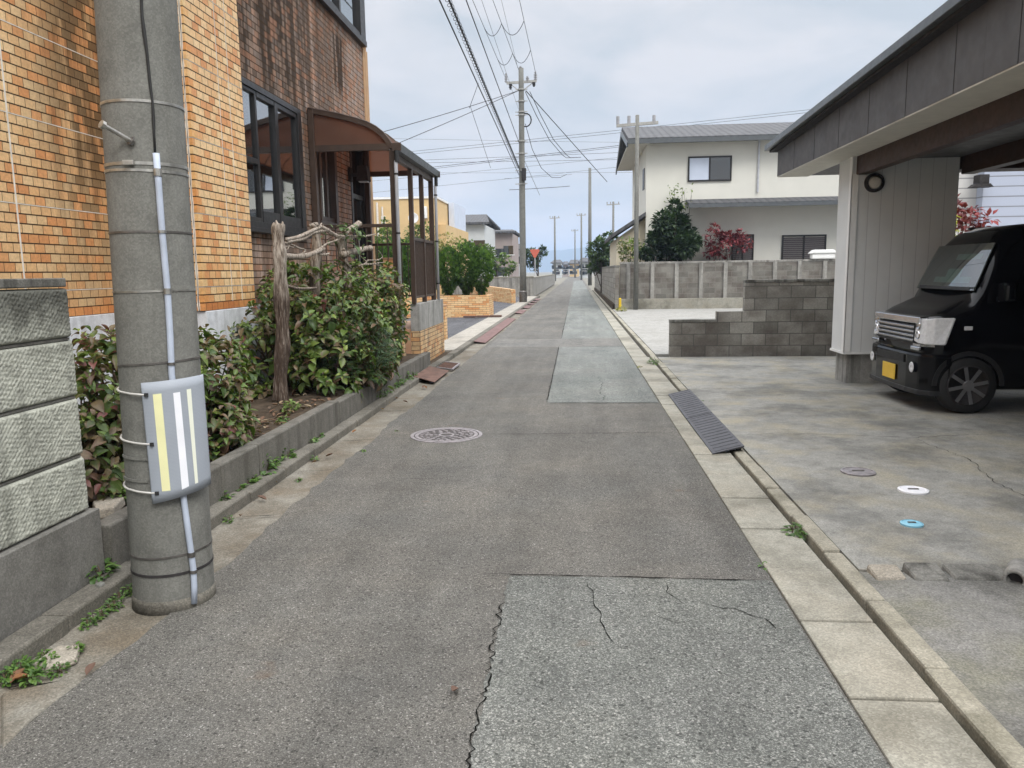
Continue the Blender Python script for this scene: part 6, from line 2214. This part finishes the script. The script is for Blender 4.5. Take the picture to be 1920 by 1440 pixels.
for y in (168, 190, 210, 216, 265, 288, 320, 345):
    c = at(978, y, FPY)
    MB().tube([(fx(c.z), FPY, c.z - .03), (fx(c.z), FPY, c.z + .03)], .165, 14).bar((c.x - .3, FPY, c.z), (c.x + .28, FPY, c.z + .01), .03).build('pole_band', 'steel', fp)
for y in (322, 333):
    c = at(983, y, FPY)
    MB().box(c.x - .1, c.x + .1, FPY - .3, FPY - .14, c.z - .16, c.z + .14).build('junction_box', 'iron_dark', fp, bevel=.02)
c = at(986, 225, FPY)
mb = MB()
mb.tube([c + Vector((.25 * math.cos(a), 0, .3 * math.sin(a))) for a in [k * .45 for k in range(15)]], .03, 6)
mb.build('cable_loop', 'rubber', fp)

GW_ = 'overhead wires along the street'


def wire(A, B, rad, sag, label, group=GW_, n=22, mat='wire', name='overhead_wire', cat='cable'):
    A, B = Vector(A), Vector(B)
    P = []
    for i in range(n + 1):
        t = i / n
        q = A.lerp(B, t)
        q.z -= sag * 4 * t * (1 - t)
        P.append(q)
    o = MB().tube(P, rad, 5, cap=False).build(name, mat, smooth=True)
    tag(o, label, cat, group)
    return P


def street(fp_, top, rad, label, group=GW_, zrise=0.0):
    """from the far pole towards and past the viewer, leaving the picture at the top"""
    A = at(*fp_, FPY)
    d = _ray(top[0], 0.0)
    zq = A.z + zrise
    k = (zq - EYE) / d[2]
    Q = Vector(EYEP + d * k)
    t = (-25 - A.y) / (Q.y - A.y)
    B = A + (Q - A) * t
    return A, B, wire(A, B, rad, 0.0, label, group)


L_HV = 'thin high line of the trio carried by the far pole crossarm'
A1, B1, P1 = street((946, 142), (886, 0), .010, 'left high wire of the three fixed to the far crossarm')
A2, B2, P2 = street((973, 132), (924, 0), .010, 'middle high wire of the three fixed to the far pole top')
A3, B3, P3 = street((1005, 140), (974, 0), .010, 'right high wire of the three fixed to the far crossarm')
street((971, 128), (940, 0), .006, 'faint thin wire between the middle and right high wires')
street((972, 204), (903, 0), .006, 'faint thin wire just right of the left high wire')
street((973, 267), (874, 0), .014, 'plain dark cable between the coiled cable and the left high wire')
A7, B7, P7 = street((975, 320), (842, 0), .02, 'thick cable wrapped in a spiral hanger', None)
street((973, 328), (824, 0), .014, 'leftmost bumpy street cable nearest the tiled building')
# spiral hanger round the thick cable
sp_pts = []
N = 1700
for i in range(N):
    t = .02 + .6 * i / N
    c = A7.lerp(B7, t)
    a = i * .55
    sp_pts.append(c + Vector((.05 * math.cos(a), 0, .05 * math.sin(a) - .035)))
tag(MB().tube(sp_pts, .006, 4, cap=False).build('spiral_hanger', 'wire'), 'spiral hanger wire coiling along the thick street cable', 'cable')
# tie jumpers hanging between the three high wires
for k, ys in enumerate((50, 105)):
    def onw(P, y):
        best = None
        for i in range(len(P) - 1):
            for j in range(12):
                q = P[i].lerp(P[i + 1], j / 12)
                rel = np.array(q) - EYEP
                w = FWD @ rel
                if w <= 0:
                    continue
                py = CY + FPX * (IY @ rel) / w
                if best is None or abs(py - y) < best[0]:
                    best = (abs(py - y), q)
        return best[1]
    a, b, c = onw(P1, ys + 5), onw(P2, ys - 5), onw(P3, ys - 10)
    wire(a, b, .012, .35, ('nearer' if k == 0 else 'farther') + ' jumper wire drooping from left to middle high wire', None, 10)
    wire(b, c, .012, .45, ('nearer' if k == 0 else 'farther') + ' jumper wire drooping from middle to right high wire', None, 10)
# wires crossing the street beyond
CWY = 56.0
LC = 'thin wire crossing over the street behind the far pole'
for (xa, ya), (xb, yb), rd in (((780, 275), (1078, 245), .02), ((780, 280), (1078, 250), .02), ((792, 292), (1070, 282), .018), ((800, 297), (1080, 293), .018), ((805, 306), (1076, 275), .026), ((805, 309), (1076, 278), .02), ((820, 320), (1075, 296), .014), ((800, 253), (1078, 258), .012), ((860, 316), (1076, 316), .012), ((780, 345), (830, 340), .014), ((945, 335), (1072, 327), .014), ((955, 356), (1068, 349), .03)):
    A, B = at(xa, ya, CWY), at(xb, yb, CWY)
    d = B - A
    rd *= 0.65
    lng = xa < 900 and xb > 1000
    if not lng and xa > 900:
        wire(A, B, rd, .02, LC, 'wires crossing the street', 8)
    else:
        wire(A - d * (40 / d.length), B + d * (30 / d.length), rd, .3, LC, 'wires crossing the street')
# drop wires from the far pole
top = at(986, 170, FPY)
wire(top, top + (at(1077, 272, 46) - top) * 2.0, .022, .0, 'straight drop wire from the far pole to the right', 'drop wires from the far pole')
pA = [at(985, 172, FPY), at(1005, 215, 38), at(1030, 262, 40), at(1055, 291, 42), at(1062, 296, 43), at(1082, 295, 45)]
for dx in (0, 8):
    Pq = [p + Vector((dx / 1440 * 38, 0, 0)) for p in pA]
    tag(MB().tube(Pq, .016, 5, cap=False).build('overhead_wire', 'wire', smooth=True), ('left' if dx == 0 else 'right') + ' one of the paired sagging drop wires right of the far pole', 'cable', 'drop wires from the far pole')
pB = [at(985, 232, FPY), at(998, 280, 38), at(1015, 315, 39), at(1035, 333, 40), at(1050, 333, 41), at(1062, 327, 42)]
tag(MB().tube(pB, .014, 5, cap=False).build('overhead_wire', 'wire', smooth=True), 'low sagging drop wire curving under the others right of the far pole', 'cable', 'drop wires from the far pole')
for (xb, yb), lab in (((872, 200), 'upper of two wires from the far pole to the tiled building'), ((872, 213), 'lower of two wires from the far pole to the tiled building')):
    A = at(972, 170, FPY)
    B = at(xb, yb, 34)
    wire(A, A + (B - A) * 2.6, .014, .05, lab, 'service wires to the building')
wire(at(897, 156, 33.5), at(880, 203, 34), .012, .0, 'short tie wire between street cable and service wires', None, 6)
wire(at(882, 200, 34), at(920, 315, 40), .010, .0, 'thin diagonal stay wire below the service wires', None, 6)
wire(at(983, 300, FPY), at(1012, 366, 44), .010, .0, 'thin diagonal wire low on the right of the far pole', None, 6)

# poles at the right and beyond
def far_pole(px, ytop, Y, label, arm=True, w=.11):
    t_ = at(px, ytop, Y)
    rt = thing('utility_pole', label, 'utility pole', (t_.x, Y, 0), 'distant utility poles')
    MB().tube([(t_.x, Y, 0), (t_.x, Y, t_.z)], [w, w * .7], 12).build('shaft', 'pole_concrete', rt, smooth=True)
    if arm:
        mm = MB().bar((t_.x - .75, Y, t_.z - .35), (t_.x + .75, Y, t_.z - .28), .1)
        mm.build('crossarm', 'steel', rt)
        for k in (-.7, -.3, .6):
            MB().tube([(t_.x + k, Y, t_.z - .3), (t_.x + k, Y, t_.z - .02)], .06, 8).build('insulator', 'porcelain', rt)


far_pole(1195, 216, 29.2, 'grey pole with short crossarm in front of the white house gable', True, .095)
far_pole(1106, 315, 80, 'tall plain pole far off between road and white house', False, .2)
far_pole(1150, 378, 90, 'short far pole with crossarm left of the white house', True, .16)
far_pole(1040, 405, 120, 'distant pole in the centre left of the mountains', True, .17)
far_pole(1090, 400, 130, 'distant pole right of the mountains', True, .17)
far_pole(1078, 430, 170, 'farthest tiny pole near the road end', True, .17)

#@@HILLS
mb = MB()
r = random.Random(8)


def ridge(Y, x0, x1, n, zf, seed):
    rr = random.Random(seed)
    v, f = [], []
    hts = []
    for i in range(n + 1):
        u = i / n
        hts.append(zf(u) * (1 + rr.uniform(-.06, .06)))
    for i in range(n + 1):
        x = x0 + (x1 - x0) * i / n
        v += [(x, Y - hts[i] * 2.0, -1), (x, Y - hts[i] * .7, hts[i] * .55), (x, Y, hts[i]), (x, Y + hts[i] * 2, -1)]
    for i in range(n):
        for j in range(3):
            f.append((4 * i + j, 4 * i + 4 + j, 4 * i + 5 + j, 4 * i + 1 + j))
    return v, f


v, f = ridge(3600, -1500, 1500, 90, lambda u: 88 + 22 * math.sin(u * 14 + 1) + 12 * math.sin(u * 37), 3)
mb.add(v, f)
struct(mb.build('hills', 'hill', smooth=True))

#@@HAZE
t = NT('haze_air')
pv = t.n('ShaderNodeVolumePrincipled')
pv.inputs['Color'].default_value = (0.58, 0.74, 0.98, 1)
pv.inputs['Density'].default_value = 0.0005
pv.inputs['Anisotropy'].default_value = 0.0
t.link(pv.outputs[0], t.out.inputs['Volume'])
M['haze_air'] = t.m
hz = MB().box(-3100, 3100, -70, 9100, -1.2, 135).build('haze', 'haze_air')
hz['kind'] = 'stuff'
hz['label'] = 'thin bluish air over the street and the far hills'

#@@SKY AND LIGHT
w = bpy.data.worlds.new('World')
scene.world = w
w.use_nodes = True
nt = w.node_tree
nt.nodes.clear()
N_ = nt.nodes.new
out = N_('ShaderNodeOutputWorld')
bg = N_('ShaderNodeBackground')
bg.inputs['Strength'].default_value = 0.1
SUN_EL, SUN_AZ = math.radians(50), math.radians(140)
sky = N_('ShaderNodeTexSky')
sky.sky_type = 'NISHITA'
sky.sun_disc = False
sky.sun_elevation = SUN_EL
sky.sun_rotation = SUN_AZ
sky.dust_density = 3.0
tc = N_('ShaderNodeTexCoord')
sp3 = N_('ShaderNodeSeparateXYZ')
nt.links.new(tc.outputs['Generated'], sp3.inputs[0])
rp = N_('ShaderNodeValToRGB')
cr = rp.color_ramp
for e in cr.elements:
    pass
stops = [(0.0, (5.3, 5.25, 5.2)), (0.06, (5.0, 5.0, 5.1)), (0.18, (4.3, 4.5, 4.7)), (0.42, (4.5, 4.7, 4.9)), (0.6, (14.0, 14.4, 15.0)), (1.0, (24, 24.4, 25))]
while len(cr.elements) < len(stops):
    cr.elements.new(.5)
for e, (p_, c_) in zip(cr.elements, stops):
    e.position = p_
    e.color = (*c_, 1)
nt.links.new(sp3.outputs[2], rp.inputs[0])
mp = N_('ShaderNodeMapping')
mp.inputs['Scale'].default_value = (1.6, 1.6, 4.2)
nt.links.new(tc.outputs['Generated'], mp.inputs[0])
nz = N_('ShaderNodeTexNoise')
nz.inputs['Scale'].default_value = 3.3
nz.inputs['Detail'].default_value = 7
nz.inputs['Roughness'].default_value = .52
nz.inputs['Distortion'].default_value = .35
nt.links.new(mp.outputs[0], nz.inputs['Vector'])
cl = N_('ShaderNodeValToRGB')
cl.color_ramp.elements[0].position = .38
cl.color_ramp.elements[0].color = (.875, .905, .93, 1)
cl.color_ramp.elements[1].position = .63
cl.color_ramp.elements[1].color = (1.16, 1.10, 1.08, 1)
nt.links.new(nz.outputs['Fac'], cl.inputs[0])
ml = N_('ShaderNodeMix')
ml.data_type = 'RGBA'
ml.blend_type = 'MULTIPLY'
ml.inputs[0].default_value = 1
nt.links.new(rp.outputs[0], ml.inputs[6])
nt.links.new(cl.outputs[0], ml.inputs[7])
mx = N_('ShaderNodeMix')
mx.data_type = 'RGBA'
mx.inputs[0].default_value = .96
nt.links.new(sky.outputs[0], mx.inputs[6])
nt.links.new(ml.outputs[2], mx.inputs[7])
nt.links.new(mx.outputs[2], bg.inputs[0])
nt.links.new(bg.outputs[0], out.inputs[0])

sl = bpy.data.lights.new('Sun', 'SUN')
sl.energy = 1.5
sl.angle = math.radians(22)
sl.color = (1.0, .965, .91)
so = bpy.data.objects.new('Sun', sl)
COL.objects.link(so)
d = Vector((math.sin(SUN_AZ) * math.cos(SUN_EL), math.cos(SUN_AZ) * math.cos(SUN_EL), math.sin(SUN_EL)))
so.rotation_euler = d.to_track_quat('Z', 'Y').to_euler()
so.location = (0, 0, 20)

#@@CAMERA
cam = bpy.data.cameras.new('Camera')
co = bpy.data.objects.new('Camera', cam)
COL.objects.link(co)
cam.sensor_fit = 'HORIZONTAL'
cam.sensor_width = 36
cam.lens = FPX / 1920 * 36
cam.clip_start, cam.clip_end = 0.05, 12000
Rm = Matrix((IX, -IY, -FWD)).transposed()
co.matrix_world = Matrix.Translation((0, 0, EYE)) @ Rm.to_4x4()
scene.camera = co

scene.view_settings.view_transform = 'Standard'
scene.view_settings.look = 'None'
scene.view_settings.exposure = 0.7
scene.view_settings.gamma = 1
scene.cycles.max_bounces = 8
scene.cycles.transparent_max_bounces = 12
scene.cycles.use_denoising = True
scene.cycles.volume_bounces = 0
